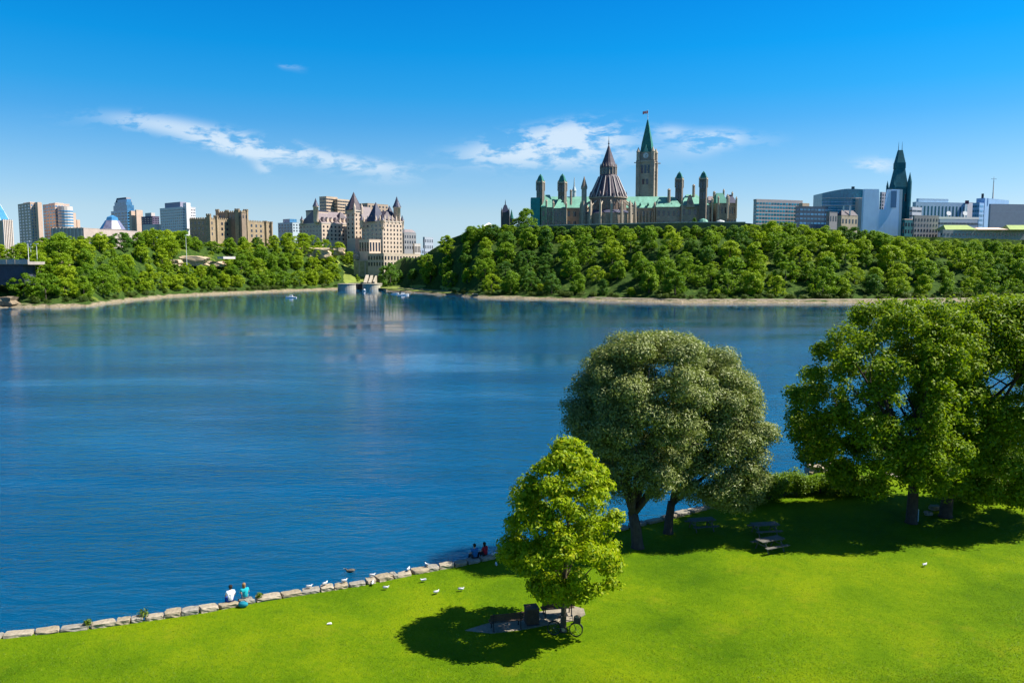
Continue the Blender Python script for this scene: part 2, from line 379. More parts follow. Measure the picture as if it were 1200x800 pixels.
# ================================================================== BUILDINGS
SAND = masonry('sandstone', (0.41, 0.34, 0.265), (0.21, 0.17, 0.135))
SANDL = masonry('warm_sandstone', (0.49, 0.41, 0.31), (0.31, 0.255, 0.19))
LIME = masonry('buff_limestone', (0.66, 0.53, 0.41), (0.50, 0.40, 0.31), var=0.15)
GREYST = masonry('grey_stone', (0.30, 0.30, 0.31), (0.2, 0.2, 0.21), var=0.15)
TAN = surf('tan_concrete', (0.50, 0.38, 0.27), var=0.12, scale=.2)
PALE = surf('pale_concrete', (0.55, 0.50, 0.46), var=0.1, scale=.2)
WHITE = surf('white_panels', (0.68, 0.66, 0.66), var=0.08, scale=.2, rough=.6)
PINKC = surf('pinkish_concrete', (0.58, 0.43, 0.34), var=0.12, scale=.2)
BLUEW = surf('pale_blue_cladding', (0.54, 0.72, 0.92), var=0.08, scale=.1, rough=.5, streak=True)
BRICK = surf('grey_brick', (0.30, 0.32, 0.39), var=0.12, scale=.3)
COPPER = surf('green_copper', (0.125, 0.31, 0.23), var=0.35, scale=.25, rough=.6, streak=True)
COPPERD = surf('dark_green_copper', (0.030, 0.16, 0.120), var=0.35, scale=.3, rough=.6, streak=True)
NET = surf('teal_netting', (0.025, 0.22, 0.21), var=0.2, scale=.4, streak=True)
SLATE = surf('purple_slate', (0.066, 0.052, 0.066), var=0.35, scale=.4, rough=.6, streak=True)
SLATEL = surf('pale_purple_slate', (0.19, 0.155, 0.16), var=0.3, scale=.4, rough=.6, streak=True)
SLATEB = surf('blue_black_slate', (0.045, 0.05, 0.085), var=0.3, scale=.4, rough=.5, streak=True)
TEALD = surf('dark_teal_stone', (0.012, 0.115, 0.145), var=0.3, scale=.3, streak=True)
PANE = glass('window_glass', (0.018, 0.026, 0.045))
PANEB = glass('blue_curtain_glass', (0.05, 0.18, 0.34), 0.15)
PANET = glass('teal_curtain_glass', (0.02, 0.22, 0.32), 0.15)
IRON = surf('dark_iron', (0.03, 0.032, 0.04), .6, .2, 2)
WHITEP = surf('white_paint', (0.72, 0.72, 0.70), .5, .06, 2)
YGREEN = surf('yellow_green_copper', (0.26, 0.34, 0.11), var=0.15, scale=.3, streak=True)

PANE_MESH = {}
def window_mesh(w, h, m):
    k = (round(w, 2), round(h, 2), m.name)
    if k not in PANE_MESH: PANE_MESH[k] = MB().box(-w / 2, w / 2, -.08, .08, 0, h).mesh('window', m)
    return PANE_MESH[k]
def add_windows(t, spots, m=PANE, limit=100, name='window'):
    """spots: (point on wall, wall direction, width, height); past 100 on one thing the rest is one part"""
    have = sum(1 for c in t.children if c.name.startswith(name))
    rest = MB(); base = t.location
    for p, d, w, h in spots:
        ang = math.atan2(d.y, d.x)
        if have < limit:
            o = link(name, window_mesh(w, h, m), None, t); o.location = p - base; o.rotation_euler.z = ang; have += 1
        else: rest.box(p.x - w / 2, p.x + w / 2, p.y - .08, p.y + .08, p.z, p.z + h, ang, (p.x, p.y))
    if rest.v: tag(rest.build('window_glazing', m, t), kind='stuff')
def wall_spots(a, b, z0, z1, rows, cols, wf=.5, hf=.55, edge=.0, out=.05):
    """a grid of windows over the wall from a to b (plan points), seen from its outer right-hand side"""
    a = Vector((a[0], a[1], 0)); b = Vector((b[0], b[1], 0)); d = (b - a); L = d.length; d.normalize()
    n = Vector((d.y, -d.x, 0)); ch = (z1 - z0) / rows; cw = L * (1 - 2 * edge) / cols
    out_ = []
    for r in reversed(range(rows)):
        for c in range(cols):
            p = a + d * (L * edge + cw * (c + .5)) + n * out; p.z = z0 + ch * (r + (1 - hf) / 2)
            out_.append((p, d, cw * wf, ch * hf))
    return out_
def corner_plan(uc, u0, u1, Y, th):
    """plan of a block seen at its near corner: C (bearing uc), left end (u0), right end (u1); th turns it clockwise"""
    C = Vector((X_(uc, Y), Y)); dl = Vector((-math.cos(R(th)), math.sin(R(th)))); dr = Vector((math.sin(R(th)), math.cos(R(th))))
    def reach(u, d):
        k = X_(u, 1.0); q = (k * C.y - C.x) / (d.x - k * d.y) if abs(d.x - k * d.y) > 1e-6 else 5; return q
    L, Rr = reach(u0, dl), reach(u1, dr)
    return [C + dl * L, C, C + dr * Rr, C + dl * L + dr * Rr]       # left, near, right, far
def ground_at(p4): return min(land_xy(p.x, p.y) for p in p4) - 1.0
def spread_plan(p4, by):
    c = sum(p4, Vector((0, 0))) / 4; return [p + (p - c).normalized() * by for p in p4]
def block(t, p4, z0, z1, m, name='wall', par=None, rim=.5, parm=None):
    MB().prism(p4, z0, z1).build(name, m, par or t)
    if rim: MB().prism(spread_plan(p4, .25), z1 + .003, z1 + rim).build('parapet', parm or m, par or t)
def front(u0, u1, Y, depth):
    a, b_ = X_(u0, Y), X_(u1, Y); return [Vector((a, Y)), Vector((b_, Y)), Vector((b_, Y + depth)), Vector((a, Y + depth))]
def roof_box(t, p4, z0, z1, k, m, name='roof_box'):
    c = sum(p4, Vector((0, 0))) / 4; MB().prism([c + (p - c) * k for p in p4], z0, z1).build(name, m, t)
def facade(t, p4, z0, z1, rows, cl, cr, wf=.5, hf=.5, m=PANE, left=True, right=True):
    s = []
    if left: s += wall_spots(p4[0], p4[1], z0, z1, rows, cl, wf, hf)
    if right: s += wall_spots(p4[1], p4[2], z0, z1, rows, cr, wf, hf)
    add_windows(t, s, m)
def bld(name, label, cat, p4, zt=None):
    c = sum(p4, Vector((0, 0))) / 4; return thing(name, label, cat, (c.x, c.y, ground_at(p4)))

# ---------------------------------------------------------------- the gothic government hill
PY = 600.0                                                      # distance of the centre block
GZ = 46.0
pb = front(636, 797, 628, 22)
t = bld('gothic_parliament', 'long sandstone gothic building with green copper roofs and four slim square towers', 'building', pb)
zE, zR = Z_(243.5, 628), Z_(229, 628)
MB().prism(pb, GZ - 4, zE).build('wall', SAND, t)
MB().hip(pb, zE + .01, zR, .9, .8).build('roof', COPPER, t)
add_windows(t, wall_spots(pb[0], pb[1], GZ + 2, zE - 1, 2, 24, .42, .5))
MB().box(pb[0].x - .3, pb[1].x + .3, 627.4, 628, zE - 1.0, zE - .1).build('cornice', SANDL, t)
def pavilion(u0, u1, Y, dep, ve, vr, ridge=.35, m=COPPER, wall=SAND, cols=3, rows=2):
    p = front(u0, u1, Y, dep); ze, zr = Z_(ve, Y), Z_(vr, Y)
    MB().prism(p, GZ - 4, ze).build('pavilion', wall, t)
    MB().hip(p, ze + .01, zr, ridge, .7).build('pavilion_roof', m, t)
    add_windows(t, wall_spots(p[0], p[1], GZ + 2, ze - 1, rows, cols, .42, .5))
pavilion(634, 649, 622, 20, 243, 227, .4); pavilion(649, 664, 618, 24, 244, 231, .05)
pavilion(797, 830, 622, 30, 241, 226, .35, cols=5); pavilion(768, 797, 624, 16, 242.5, 230, .6, cols=5)
pavilion(838, 851, 624, 18, 238, 225, .55, COPPERD); pavilion(851.5, 861.5, 632, 18, 238, 227, .5, SLATEB); pavilion(829, 839, 634, 16, 238, 229, .6, SLATEL)
# gable with a round window
Yg = 620; g = MB(); gx0, gx1, gxm = X_(803, Yg), X_(813, Yg), X_(808, Yg)
for y in (Yg, Yg + 8): g.v += [Vector((gx0, y, Z_(243, Yg))), Vector((gx1, y, Z_(243, Yg))), Vector((gxm, y, Z_(228, Yg)))]
g.f += [(0, 1, 2), (3, 5, 4), (0, 3, 4, 1), (1, 4, 5, 2), (2, 5, 3, 0)]
g.build('gable', SAND, t)
rw = MB().rings(0, 0, [(1.5, 0), (1.5, .3)], 14); rw.v = [Vector((v.x + gxm, Yg - .1 - v.z, v.y + Z_(237.5, Yg))) for v in rw.v]; rw.build('round_window', PANE, t)
def slim_tower(u0, u1, Y, ve, vt, m=masonry('dark_tower_stone', (.20, .175, .15), (.10, .09, .08)), cap=COPPERD, z0=GZ - 4):
    h0 = M_(Y) * (u1 - u0) * .38; c0 = Vector((X_((u0 + u1) / 2, Y), Y + h0)); cs, sn = math.cos(R(-24)), math.sin(R(-24))
    p = [c0 + Vector((a * cs - b * sn, a * sn + b * cs)) for a, b in ((-h0, -h0), (h0, -h0), (h0, h0), (-h0, h0))]; ze, zt = Z_(ve, Y), Z_(vt, Y); w = MB().prism(p, z0, ze).build('tower', m, t)
    c = sum(p, Vector((0, 0))) / 4
    MB().prism(spread_plan(p, .5), ze + .003, ze + .9).build('tower_cornice', SANDL, w)
    q = spread_plan(p, .1); k1 = ze + .91 + (zt - ze - .9) * .72
    MB().prism(q, ze + .905, k1, .45).build('spire', cap, w)
    MB().prism([c + (x - c) * .45 for x in q], k1 + .003, zt, .05).build('spire_tip', cap, w)
    for x in (.27, .73):
        for zz, hh in ((ze - 7, 5), (ze - 15, 5)):
            o = link('louvre', window_mesh((u1 - u0) * M_(Y) * .2, hh, PANE), None, w)
            o.location = Vector((*(p[0].lerp(p[1], x)), zz)) - t.location; o.rotation_euler.z = R(-24)
    for x, y in [tuple(k_) for k_ in p]:
        MB().rings(x, y, [(.5, ze - 6), (.5, ze + .6), (.05, ze + 2.2)], 6).build('corner_turret', SANDL, w)
slim_tower(628.5, 638, 624, 214, 203.5); slim_tower(653.6, 664, 630, 214.5, 203)
slim_tower(790, 800, 630, 210.5, 200.5); slim_tower(818, 828.3, 618, 210, 200)
nb = front(622, 632.5, 616, 12); w = MB().prism(nb, GZ - 4, Z_(231.5, 616)).build('scaffold_netting', NET, t)
tag(w, 'teal netting wrapped round the foot of the end tower')
for u, Y, v0, v1, r in ((668.5, 626, 234, 222, .9), (782.5, 628, 232, 221, 1.2), (811, 634, 230, 216, 1.1), (835, 636, 232, 224, 1)):
    x = X_(u, Y); MB().rings(x, Y, [(r, Z_(v0, Y) - 4), (r, Z_(v1 + 2, Y)), (r * 1.25, Z_(v1 + 1.8, Y)), (r * .4, Z_(v1, Y))], 8).build('chimney', SAND, t)
x = X_(672.3, 640); MB().rings(x, 640, [(1.5, Z_(232, 640)), (1.4, Z_(224, 640)), (1.9, Z_(223.8, 640)), (.7, Z_(219, 640)), (.25, Z_(209, 640)), (.04, Z_(207, 640))], 8).build('white_fleche', surf('pale_lead', (.42, .50, .52)), t)
for k, u in enumerate(np.linspace(640, 786, 17)):               # roof dormers
    if 660 < u < 740: continue
    Y = 626; x = X_(u, Y); z = zE + 1.6
    d = MB(); d.add([(x - .7, Y, z), (x + .7, Y, z), (x, Y, z + 2.2), (x - .7, Y + 4, z), (x + .7, Y + 4, z), (x, Y + 4, z + 2.2)], [(0, 1, 2), (0, 2, 5, 3), (1, 4, 5, 2), (3, 5, 4), (0, 3, 4, 1)])
    d.build('dormer', COPPERD if k % 2 else COPPER, t)
for u, Y, v0, v1 in ((840, 622, 238, 229), (850.5, 622, 238, 227), (852, 630, 238, 229), (861, 630, 238, 230), (833, 622, 241, 231), (798, 622, 242, 234), (640, 622, 243, 233), (648, 618, 244, 235), (663, 618, 244, 236), (766, 626, 243, 236), (846, 640, 231, 221), (856, 640, 231, 224)):
    x = X_(u, Y); MB().rings(x, Y, [(.75, Z_(v0, Y) - 12), (.75, Z_(v1 + 3, Y)), (.95, Z_(v1 + 2.9, Y)), (.05, Z_(v1, Y))], 6).build('pinnacle', SANDL, t)
for k in range(15):                                             # wall buttresses
    u = 740 + k * 3.9
    MB().box(X_(u, 627) - .45, X_(u, 627) + .45, 626.6, 628.2, GZ - 1, zE - 3).build('buttress', SANDL, t)

# the clock tower
t = thing('clock_tower', 'tall sandstone clock tower with a pointed green copper spire and a flag', 'tower', (X_(757.5, 645), 650, GZ - 1))
Y = 645; u0, u1 = 749.3, 766.3; p = front(u0, u1, Y, M_(Y) * (u1 - u0)); c = sum(p, Vector((0, 0))) / 4; a = (p[1].x - p[0].x) / 2; t.location = (c.x, c.y, GZ - 4); t.rotation_euler.z = R(-22)
zs = lambda v: Z_(v, Y)
MB().prism(p, GZ - 1, zs(190)).build('shaft', SANDL, t)
for sx, sy in ((-1, -1), (1, -1), (1, 1), (-1, 1)):
    bx, by = c.x + sx * a, c.y + sy * a
    MB().box(bx - 1.5, bx + 1.5, by - 1.5, by + 1.5, GZ - .9, zs(188)).build('corner_buttress', SAND, t)
    MB().rings(bx, by, [(1.5, zs(187.6)), (1.5, zs(178)), (1.8, zs(177.8)), (.1, zs(172))], 8).build('corner_turret', SANDL, t)
    MB().box(bx + sx * 1.2 - .3, bx + sx * 3.6 + .3, by - .3, by + .3, zs(190.5), zs(189.6)).build('gargoyle', SAND, t)
MB().prism(spread_plan(p, 1.0), zs(190) + .003, zs(188)).build('gallery', SANDL, t)
pc = [c + (x - c) * .86 for x in p]
MB().prism(pc, zs(188) + .004, zs(178.5)).build('clock_stage', SAND, t)
MB().prism(spread_plan(pc, .4), zs(178.5) + .003, zs(178)).build('cornice', SANDL, t)
MB().prism([c + (x - c) * .80 for x in p], zs(178) + .004, zs(167), .80).build('lower_spire', COPPERD, t)
MB().prism([c + (x - c) * .64 for x in p], zs(167) + .004, zs(139), .10).build('spire', COPPERD, t)
yc = c.y - a * .86
def disc(x, y, z, r, th, m, nm, par):
    q = MB().rings(0, 0, [(r, 0), (r, th)], 20); q.v = [Vector((x + v.x, y - v.z, z + v.y)) for v in q.v]; return q.build(nm, m, par)
cf_ = disc(c.x, yc - .02, zs(182), 2.2, .25, surf('clock_white', (.55, .58, .55)), 'clock_face', t)
for ang, ln in ((55, 1.2), (170, 1.9)):
    q = MB().box(-.12, .12, 0, .1, 0, ln); mm = Matrix.Rotation(R(ang), 4, 'Y'); q.v = [mm @ v + Vector((c.x, yc - .42, zs(182))) for v in q.v]; q.build('clock_hand', IRON, cf_)
dm = MB(); z = zs(178)
dm.add([(c.x - 2.2, yc - .3, z), (c.x + 2.2, yc - .3, z), (c.x, yc - .1, z + 6), (c.x, yc + 4, z + 6), (c.x - 2.2, yc + 4, z), (c.x + 2.2, yc + 4, z)], [(0, 1, 2), (0, 2, 3, 4), (1, 5, 3, 2), (0, 4, 5, 1), (4, 3, 5)])
dm.build('spire_dormer', COPPER, t)
for k in range(3):
    o = link('belfry_opening', window_mesh(1.7, 6.6, PANE), None, t); o.location = Vector((c.x + (k - 1) * 2.6, Y - .06, zs(203))) - t.location
for k in range(3):
    o = link('belfry_opening', window_mesh(6.6, 1.6, PANE), None, t); o.location = Vector((c.x + a + .06, c.y, zs(202 + 4 * k))) - t.location; o.rotation_euler.z = math.pi / 2
for k in range(2):
    o = link('tower_window', window_mesh(1.8, 4.2, PANE), None, t); o.location = Vector((c.x + (k - .5) * 3, Y - .06, zs(216))) - t.location
pole = MB().tube([(c.x, c.y, zs(140)), (c.x, c.y, zs(127))], [.28, .14], 6).build('flagpole', WHITEP, t)
fl = MB(); fz0, fz1 = zs(131.5), zs(128)
for i in range(10):
    for z_ in (fz0, fz1): fl.v.append(Vector((c.x - .1 - i * .46, c.y + .25 * math.sin(i * .9), z_ - .05 * i)))
fl.f = [(2 * i, 2 * i + 2, 2 * i + 3, 2 * i + 1) for i in range(9)]
flag = link('flag', fl.mesh('flag', surf('flag_red', (.55, .01, .015), .7, .05), t.location), None, pole)
flag.data.materials.append(surf('flag_white', (.75, .75, .75), .7, .04))
for i, pl in enumerate(flag.data.polygons): pl.material_index = 1 if 2 <= i <= 6 else 0
leafm = MB(); lx, lz = c.x - 2.2, (fz0 + fz1) / 2 - .25
pts = [(0, 1), (.2, .55), (.45, .7), (.4, .2), (.85, .3), (.6, -.1), (.75, -.25), (.25, -.5), (.06, -.5), (.06, -1), (-.06, -1), (-.06, -.5), (-.25, -.5), (-.75, -.25), (-.6, -.1), (-.85, .3), (-.4, .2), (-.45, .7), (-.2, .55)]
leafm.v = [Vector((lx + q[0] * .95, c.y - .32 - yy_, lz + q[1] * .95)) for yy_ in (0, .06) for q in pts]
nn = len(pts); leafm.f = [tuple(range(nn)), tuple(range(2 * nn - 1, nn - 1, -1))] + [(i, (i + 1) % nn, nn + (i + 1) % nn, nn + i) for i in range(nn)]
leafm.build('maple_leaf', MATS['flag_red'], flag)

# the round library
LY = 606.0; lx = X_(711.8, LY); LM = M_(LY); zl = lambda v: Z_(v, LY)
t = thing('round_library', 'round stone gothic library with a ribbed dark conical roof and flying buttresses', 'library', (lx, LY, GZ - 1))
N = 16; rr = lambda px: px * LM
MB().rings(lx, LY, [(rr(29), GZ - 1), (rr(29), zl(251))], N, R(11.25)).build('lower_wall', SAND, t)
MB().rings(lx, LY, [(rr(29.6), zl(251) + .01), (rr(21.4), zl(247))], N, R(11.25)).build('lower_roof', SLATEB, t)
MB().rings(lx, LY, [(rr(21), zl(247) - 1), (rr(21), zl(233))], N, R(11.25)).build('drum', masonry('brown_stone', (.29, .205, .16), (.14, .105, .085)), t)
MB().rings(lx, LY, [(rr(22.3), zl(233) + .01), (rr(22.3), zl(232))], N, R(11.25)).build('cornice', SANDL, t)
MB().rings(lx, LY, [(rr(21.8), zl(232) + .01), (rr(16), zl(219)), (rr(11), zl(207.5)), (rr(10), zl(205.5))], N, R(11.25)).build('roof', SLATE, t)
MB().rings(lx, LY, [(rr(9.2), zl(205.5) - .5), (rr(9.2), zl(196.5))], N, R(11.25)).build('lantern', surf('lantern_stone', (.20, .16, .15), .8, .3, .5), t)
MB().rings(lx, LY, [(rr(10.2), zl(196.5) + .01), (rr(7.6), zl(191)), (rr(5.0), zl(184)), (rr(2.4), zl(176)), (rr(.8), zl(171))], N, R(11.25)).build('lantern_roof', SLATE, t)
MB().rings(lx, LY, [(rr(.5), zl(171.2)), (rr(.5), zl(169)), (rr(1.2), zl(168.4)), (rr(.5), zl(167.6)), (rr(.22), zl(163)), (.04, zl(159))], 8).build('finial', IRON, t)
for k in range(N):
    an = 2 * math.pi * k / N; ca, sa = math.cos(an), math.sin(an); at_ = lambda r, z, o=0: (lx + r * ca - o * sa, LY + r * sa + o * ca, z)
    MB().tube([at_(rr(22.2), zl(231.6)), at_(rr(16.3), zl(218.6)), at_(rr(11.3), zl(207))], [.42, .36, .3], 4).build('rib', surf('pale_rib', (.50, .44, .40), .7, .2), t)
    pr = rr(31.5)
    s_ = MB(); s_.add([at_(pr + 1.4, GZ - 1, .8), at_(pr + 1.4, GZ - 1, -.8), at_(pr - 1.4, GZ - 1, -.8), at_(pr - 1.4, GZ - 1, .8),
                       at_(pr + .8, zl(241), .7), at_(pr + .8, zl(241), -.7), at_(pr - .8, zl(241), -.7), at_(pr - .8, zl(241), .7), at_(pr, zl(235.5))],
                      [(0, 1, 5, 4), (1, 2, 6, 5), (2, 3, 7, 6), (3, 0, 4, 7), (4, 5, 8), (5, 6, 8), (6, 7, 8), (7, 4, 8), (3, 2, 1, 0)])
    bt = s_.build('buttress', SANDL, t)
    MB().tube([at_(pr - .4, zl(243.5)), at_(rr(26), zl(239.5)), at_(rr(21.2), zl(236.3))], [.55, .5, .5], 4).build('flying_arch', SANDL, bt)
    an2 = an + math.pi / N; c2, s2 = math.cos(an2), math.sin(an2)
    if s2 < .35:
        for nm, r, zb, w_, h_ in (('window', rr(20.65), zl(246), 2.6, 5.2), ('lower_window', rr(28.5), GZ + 1.5, 2.4, 4.2), ('lantern_window', rr(9.05), zl(204), .9, 4.2)):
            o = link(nm, window_mesh(w_, h_, PANE), None, t); o.location = Vector((lx + r * c2, LY + r * s2, zb)) - t.location; o.rotation_euler.z = an2 + math.pi / 2
    MB().rings(lx + rr(20.6) * c2, LY + rr(20.6) * s2, [(.9, zl(233)), (.9, zl(228)), (.05, zl(224.5))], 4, an2 + R(45)).build('dormer', SLATEL, t)
    MB().rings(lx + rr(9.6) * ca, LY + rr(9.6) * sa, [(.3, zl(205)), (.28, zl(196)), (.02, zl(191.5))], 4).build('pinnacle', SANDL, t)
Y = 604; x = X_(683.8, Y)
t = thing('stair_turret', 'slim round stone stair turret with conical cap beside the round library', 'turret', (x, Y, GZ - 1))
MB().rings(x, Y, [(2.1, GZ - 1), (1.9, Z_(222, Y)), (2.4, Z_(221.5, Y)), (2.4, Z_(219.5, Y))], 10).build('shaft', SANDL, t)
MB().rings(x, Y, [(2.5, Z_(219.5, Y) + .01), (1.2, Z_(212.5, Y)), (.1, Z_(206.5, Y))], 10).build('cap', surf('brown_copper', (.26, .19, .13), .6, .3, .5), t)
for z in (GZ + 5, GZ + 12, GZ + 19):
    o = link('window', window_mesh(.6, 1.8, PANE), None, t); o.location = (0, -2.05, z - t.location.z)

# small copper-roofed pavilions, stone terrace wall, tent
for i, (u, v0, v1, w, lb) in enumerate(((823, 262, 256, 7.2, 'round pavilion with a low green copper dome in front of the sandstone gable'), (843, 263, 257.5, 7.5, 'low pavilion with a greyish tent roof under the mansard towers'))):
    Y = 585; x = X_(u, Y); t = thing('garden_pavilion', lb, 'pavilion', (x, Y, GZ - 4))
    MB().rings(x, Y, [(w * M_(Y) * .9, GZ - 4), (w * M_(Y) * .9, Z_(v0, Y))], 10).build('wall', SANDL, t)
    MB().rings(x, Y, [(w * M_(Y), Z_(v0, Y) + .01), (w * M_(Y) * .6, Z_(v1 + 1.5, Y)), (.1, Z_(v1, Y))], 10).build('roof', COPPER if i == 0 else surf('grey_tin', (.42, .44, .42), .5), t)
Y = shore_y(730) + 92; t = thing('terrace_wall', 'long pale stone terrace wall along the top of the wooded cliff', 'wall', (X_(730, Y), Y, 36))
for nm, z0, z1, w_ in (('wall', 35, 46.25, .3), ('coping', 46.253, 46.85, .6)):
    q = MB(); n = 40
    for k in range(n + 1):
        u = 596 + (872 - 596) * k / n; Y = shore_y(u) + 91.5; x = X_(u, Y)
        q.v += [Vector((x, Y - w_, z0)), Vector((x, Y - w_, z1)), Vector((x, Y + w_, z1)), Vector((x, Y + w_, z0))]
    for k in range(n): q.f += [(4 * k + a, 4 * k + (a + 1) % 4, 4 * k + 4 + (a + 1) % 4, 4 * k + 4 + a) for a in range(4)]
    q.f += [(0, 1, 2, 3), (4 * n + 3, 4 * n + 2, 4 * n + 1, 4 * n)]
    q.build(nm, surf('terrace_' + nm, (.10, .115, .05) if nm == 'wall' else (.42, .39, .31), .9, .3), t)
Y = 575; x = X_(573, Y); t = thing('white_tent', 'small white peaked marquee tent on the grassy cliff top', 'tent', (x, Y, 45))
MB().box(x - 4.2, x + 4.2, Y - 4, Y + 4, 44.5, Z_(266, Y)).build('side_wall', WHITEP, t)
MB().prism([(x - 4.6, Y - 4.4), (x + 4.6, Y - 4.4), (x + 4.6, Y + 4.4), (x - 4.6, Y + 4.4)], Z_(266, Y) + .01, Z_(261, Y), .06).build('tent_roof', WHITEP, t)
# distant dark tower at the cliff's end
Y = 760; t = thing('dark_gothic_tower', 'small dark gothic tower with steep spire showing above the cliff trees', 'tower', (X_(592, Y), Y, 45))
p = front(588, 596.5, Y, 7); MB().prism(p, 44, Z_(249, Y)).build('wall', surf('dark_stone', (.085, .08, .085), .9, .3), t)
MB().prism(spread_plan(p, .4), Z_(249, Y) + .01, Z_(240, Y), .35).build('roof', SLATEB, t)
c = sum(p, Vector((0, 0))) / 4; MB().rings(c.x, c.y, [(.6, Z_(241, Y)), (.3, Z_(236, Y)), (.04, Z_(233, Y))], 6).build('spire', IRON, t)
for q in p: MB().rings(q.x, q.y, [(.8, 45), (.8, Z_(248, Y)), (.05, Z_(243, Y))], 6).build('turret', MATS['dark_stone'], t)
MB().prism(front(597, 602, Y, 5), 44, Z_(256, Y)).build('side_wing', MATS['dark_stone'], t); MB().rings(X_(599.5, Y), Y + 2, [(2, Z_(256, Y) + .01), (.05, Z_(245, Y))], 6).build('wing_spire', COPPERD, t)

# ---------------------------------------------------------------- the chateau hotel on the bluff
HY = 780.0; zh = lambda v: Z_(v, HY)
pL = corner_plan(378, 352, 418, HY, 38); pR = corner_plan(449, 424.5, 472, HY - 22, 42)
t = bld('chateau_hotel', 'pale limestone chateau hotel with steep purple slate roofs and pointed turrets', 'hotel', pL)
zb = 24.0
MB().prism(pL, zb, zh(262)).build('wall', LIME, t); MB().prism(spread_plan(pL, .4), zh(262) + .003, zh(261)).build('cornice', surf('pale_stone_trim', (.60, .53, .44), .85, .12), t)
MB().hip([pL[1], pL[2], pL[3], pL[0]], zh(261) + .01, zh(246), .86, -.2).build('roof', SLATEL, t)
facade(t, pL, zh(282), zh(263), 4, 7, 9, .4, .5)
MB().prism(pR, zb - 6, zh(261)).build('tower_block', LIME, t); MB().prism(spread_plan(pR, .4), zh(261) + .003, zh(260)).build('cornice', MATS['pale_stone_trim'], t)
facade(t, pR, zh(297), zh(263), 7, 5, 6, .35, .5)
cR = sum(pR, Vector((0, 0))) / 4
def steep(u, Y, r, v0, v1, m, n=4, rot=R(45 - 40), nm='steep_roof', cut=.02):
    x = X_(u, Y); MB().rings(x, Y, [(r, Z_(v0, Y)), (r * .52, Z_(v0 + (v1 - v0) * .5, Y)), (r * cut, Z_(v1, Y))], n, rot).build(nm, m, t)
steep(441.5, HY - 8, 9.5, 260, 237, SLATEB, 4, R(3)); steep(457.5, HY, 7.5, 260, 241, SLATEB, 4, R(3))
MB().hip([pR[0], pR[1], pR[2], pR[3]], zh(260) + .01, zh(248), .5, -.6).build('roof', SLATE, t)
steep(400, HY + 30, 6, 256, 248, SLATE)
def round_turret(u, Y, r, vb, ve, vt, m=LIME, cap=SLATEB, nm='turret'):
    x = X_(u, Y); o = MB().rings(x, Y, [(r * .7, Z_(vb, Y)), (r, Z_(vb - 3, Y)), (r, Z_(ve, Y)), (r * 1.2, Z_(ve - .3, Y)), (r * 1.2, Z_(ve - 1.2, Y))], 12).build(nm, m, t, True)
    MB().rings(x, Y, [(r * 1.25, Z_(ve - 1.2, Y) + .01), (r * .6, Z_(ve + (vt - ve) * .5, Y)), (.06, Z_(vt, Y))], 12).build('turret_cap', cap, o)
round_turret(466, HY - 4, 3.4, 268, 244, 230); round_turret(371.6, HY + 2, 2.6, 262, 243, 232); round_turret(449, HY - 22, 1.7, 268, 259, 252); round_turret(472, HY - 2, 1.7, 270, 260, 252)
round_turret(424.6, HY - 8, 1.7, 268, 259, 251); round_turret(355, HY + 14, 1.6, 264, 259, 253)
pT = corner_plan(416.5, 407, 425, HY + 4, 45); MB().prism(pT, zb, zh(247)).build('main_tower', LIME, t)
MB().prism(spread_plan(pT, .7), zh(247) + .003, zh(245.5)).build('gallery', MATS['pale_stone_trim'], t)
facade(t, pT, zh(280), zh(249), 6, 2, 2, .3, .5)
cT = sum(pT, Vector((0, 0))) / 4; MB().rings(cT.x, cT.y, [(8.4, zh(245.5)), (5.0, zh(236)), (2.4, zh(230)), (.1, zh(223.5))], 8, R(20)).build('main_cone', SLATE, t)
for sx in range(4): q = pT[sx]; MB().rings(q.x, q.y, [(1.2, zh(250)), (1.3, zh(242)), (.05, zh(237))], 8).build('corner_turret', LIME, t)
pW = corner_plan(370, 360, 386, HY + 12, 38); MB().prism(pW, zb, zh(246.5)).build('wing_tower', LIME, t); MB().prism(spread_plan(pW, .3), zh(246.5) + .003, zh(245)).build('wing_parapet', SLATEB, t)
pC = corner_plan(424, 414, 442, HY + 16, 42); MB().prism(pC, zb, zh(258)).build('link_wing', LIME, t); MB().hip([pC[1], pC[2], pC[3], pC[0]], zh(258) + .01, zh(240), .7).build('link_roof', SLATEL, t)
for k in range(8):                                              # dormers over the lit front
    q = pL[1].lerp(pL[2], (k + .7) / 8.4); d = (pL[2] - pL[1]).normalized(); n_v = Vector((d.y, -d.x)); q = q - n_v * 1.2
    z = zh(260.5); mm = [q - d * 1.1, q + d * 1.1]; bk = [q2 - n_v * 4 for q2 in mm]; md = q; mbk = q - n_v * 4
    MB().add([(*mm[0], z), (*mm[1], z), (*mm[1], z + 3), (*md, z + 5.4), (*mm[0], z + 3), (*bk[0], z), (*bk[1], z), (*bk[1], z + 3), (*mbk, z + 5.4), (*bk[0], z + 3)],
             [(0, 1, 2, 3, 4), (9, 8, 7, 6, 5), (0, 4, 9, 5), (1, 6, 7, 2), (2, 7, 8, 3), (3, 8, 9, 4), (0, 5, 6, 1)]).build('dormer', LIME if k % 3 else SLATEL, t)
for k in range(5):
    for e0, e1 in ((pR[1], pR[2]), (pR[0], pR[1])):
        q = e0.lerp(e1, (k + .6) / 5.2); MB().rings(q.x, q.y, [(.8, zh(262)), (.8, zh(256.5)), (.05, zh(253))], 4, R(5)).build('dormer', LIME, t)
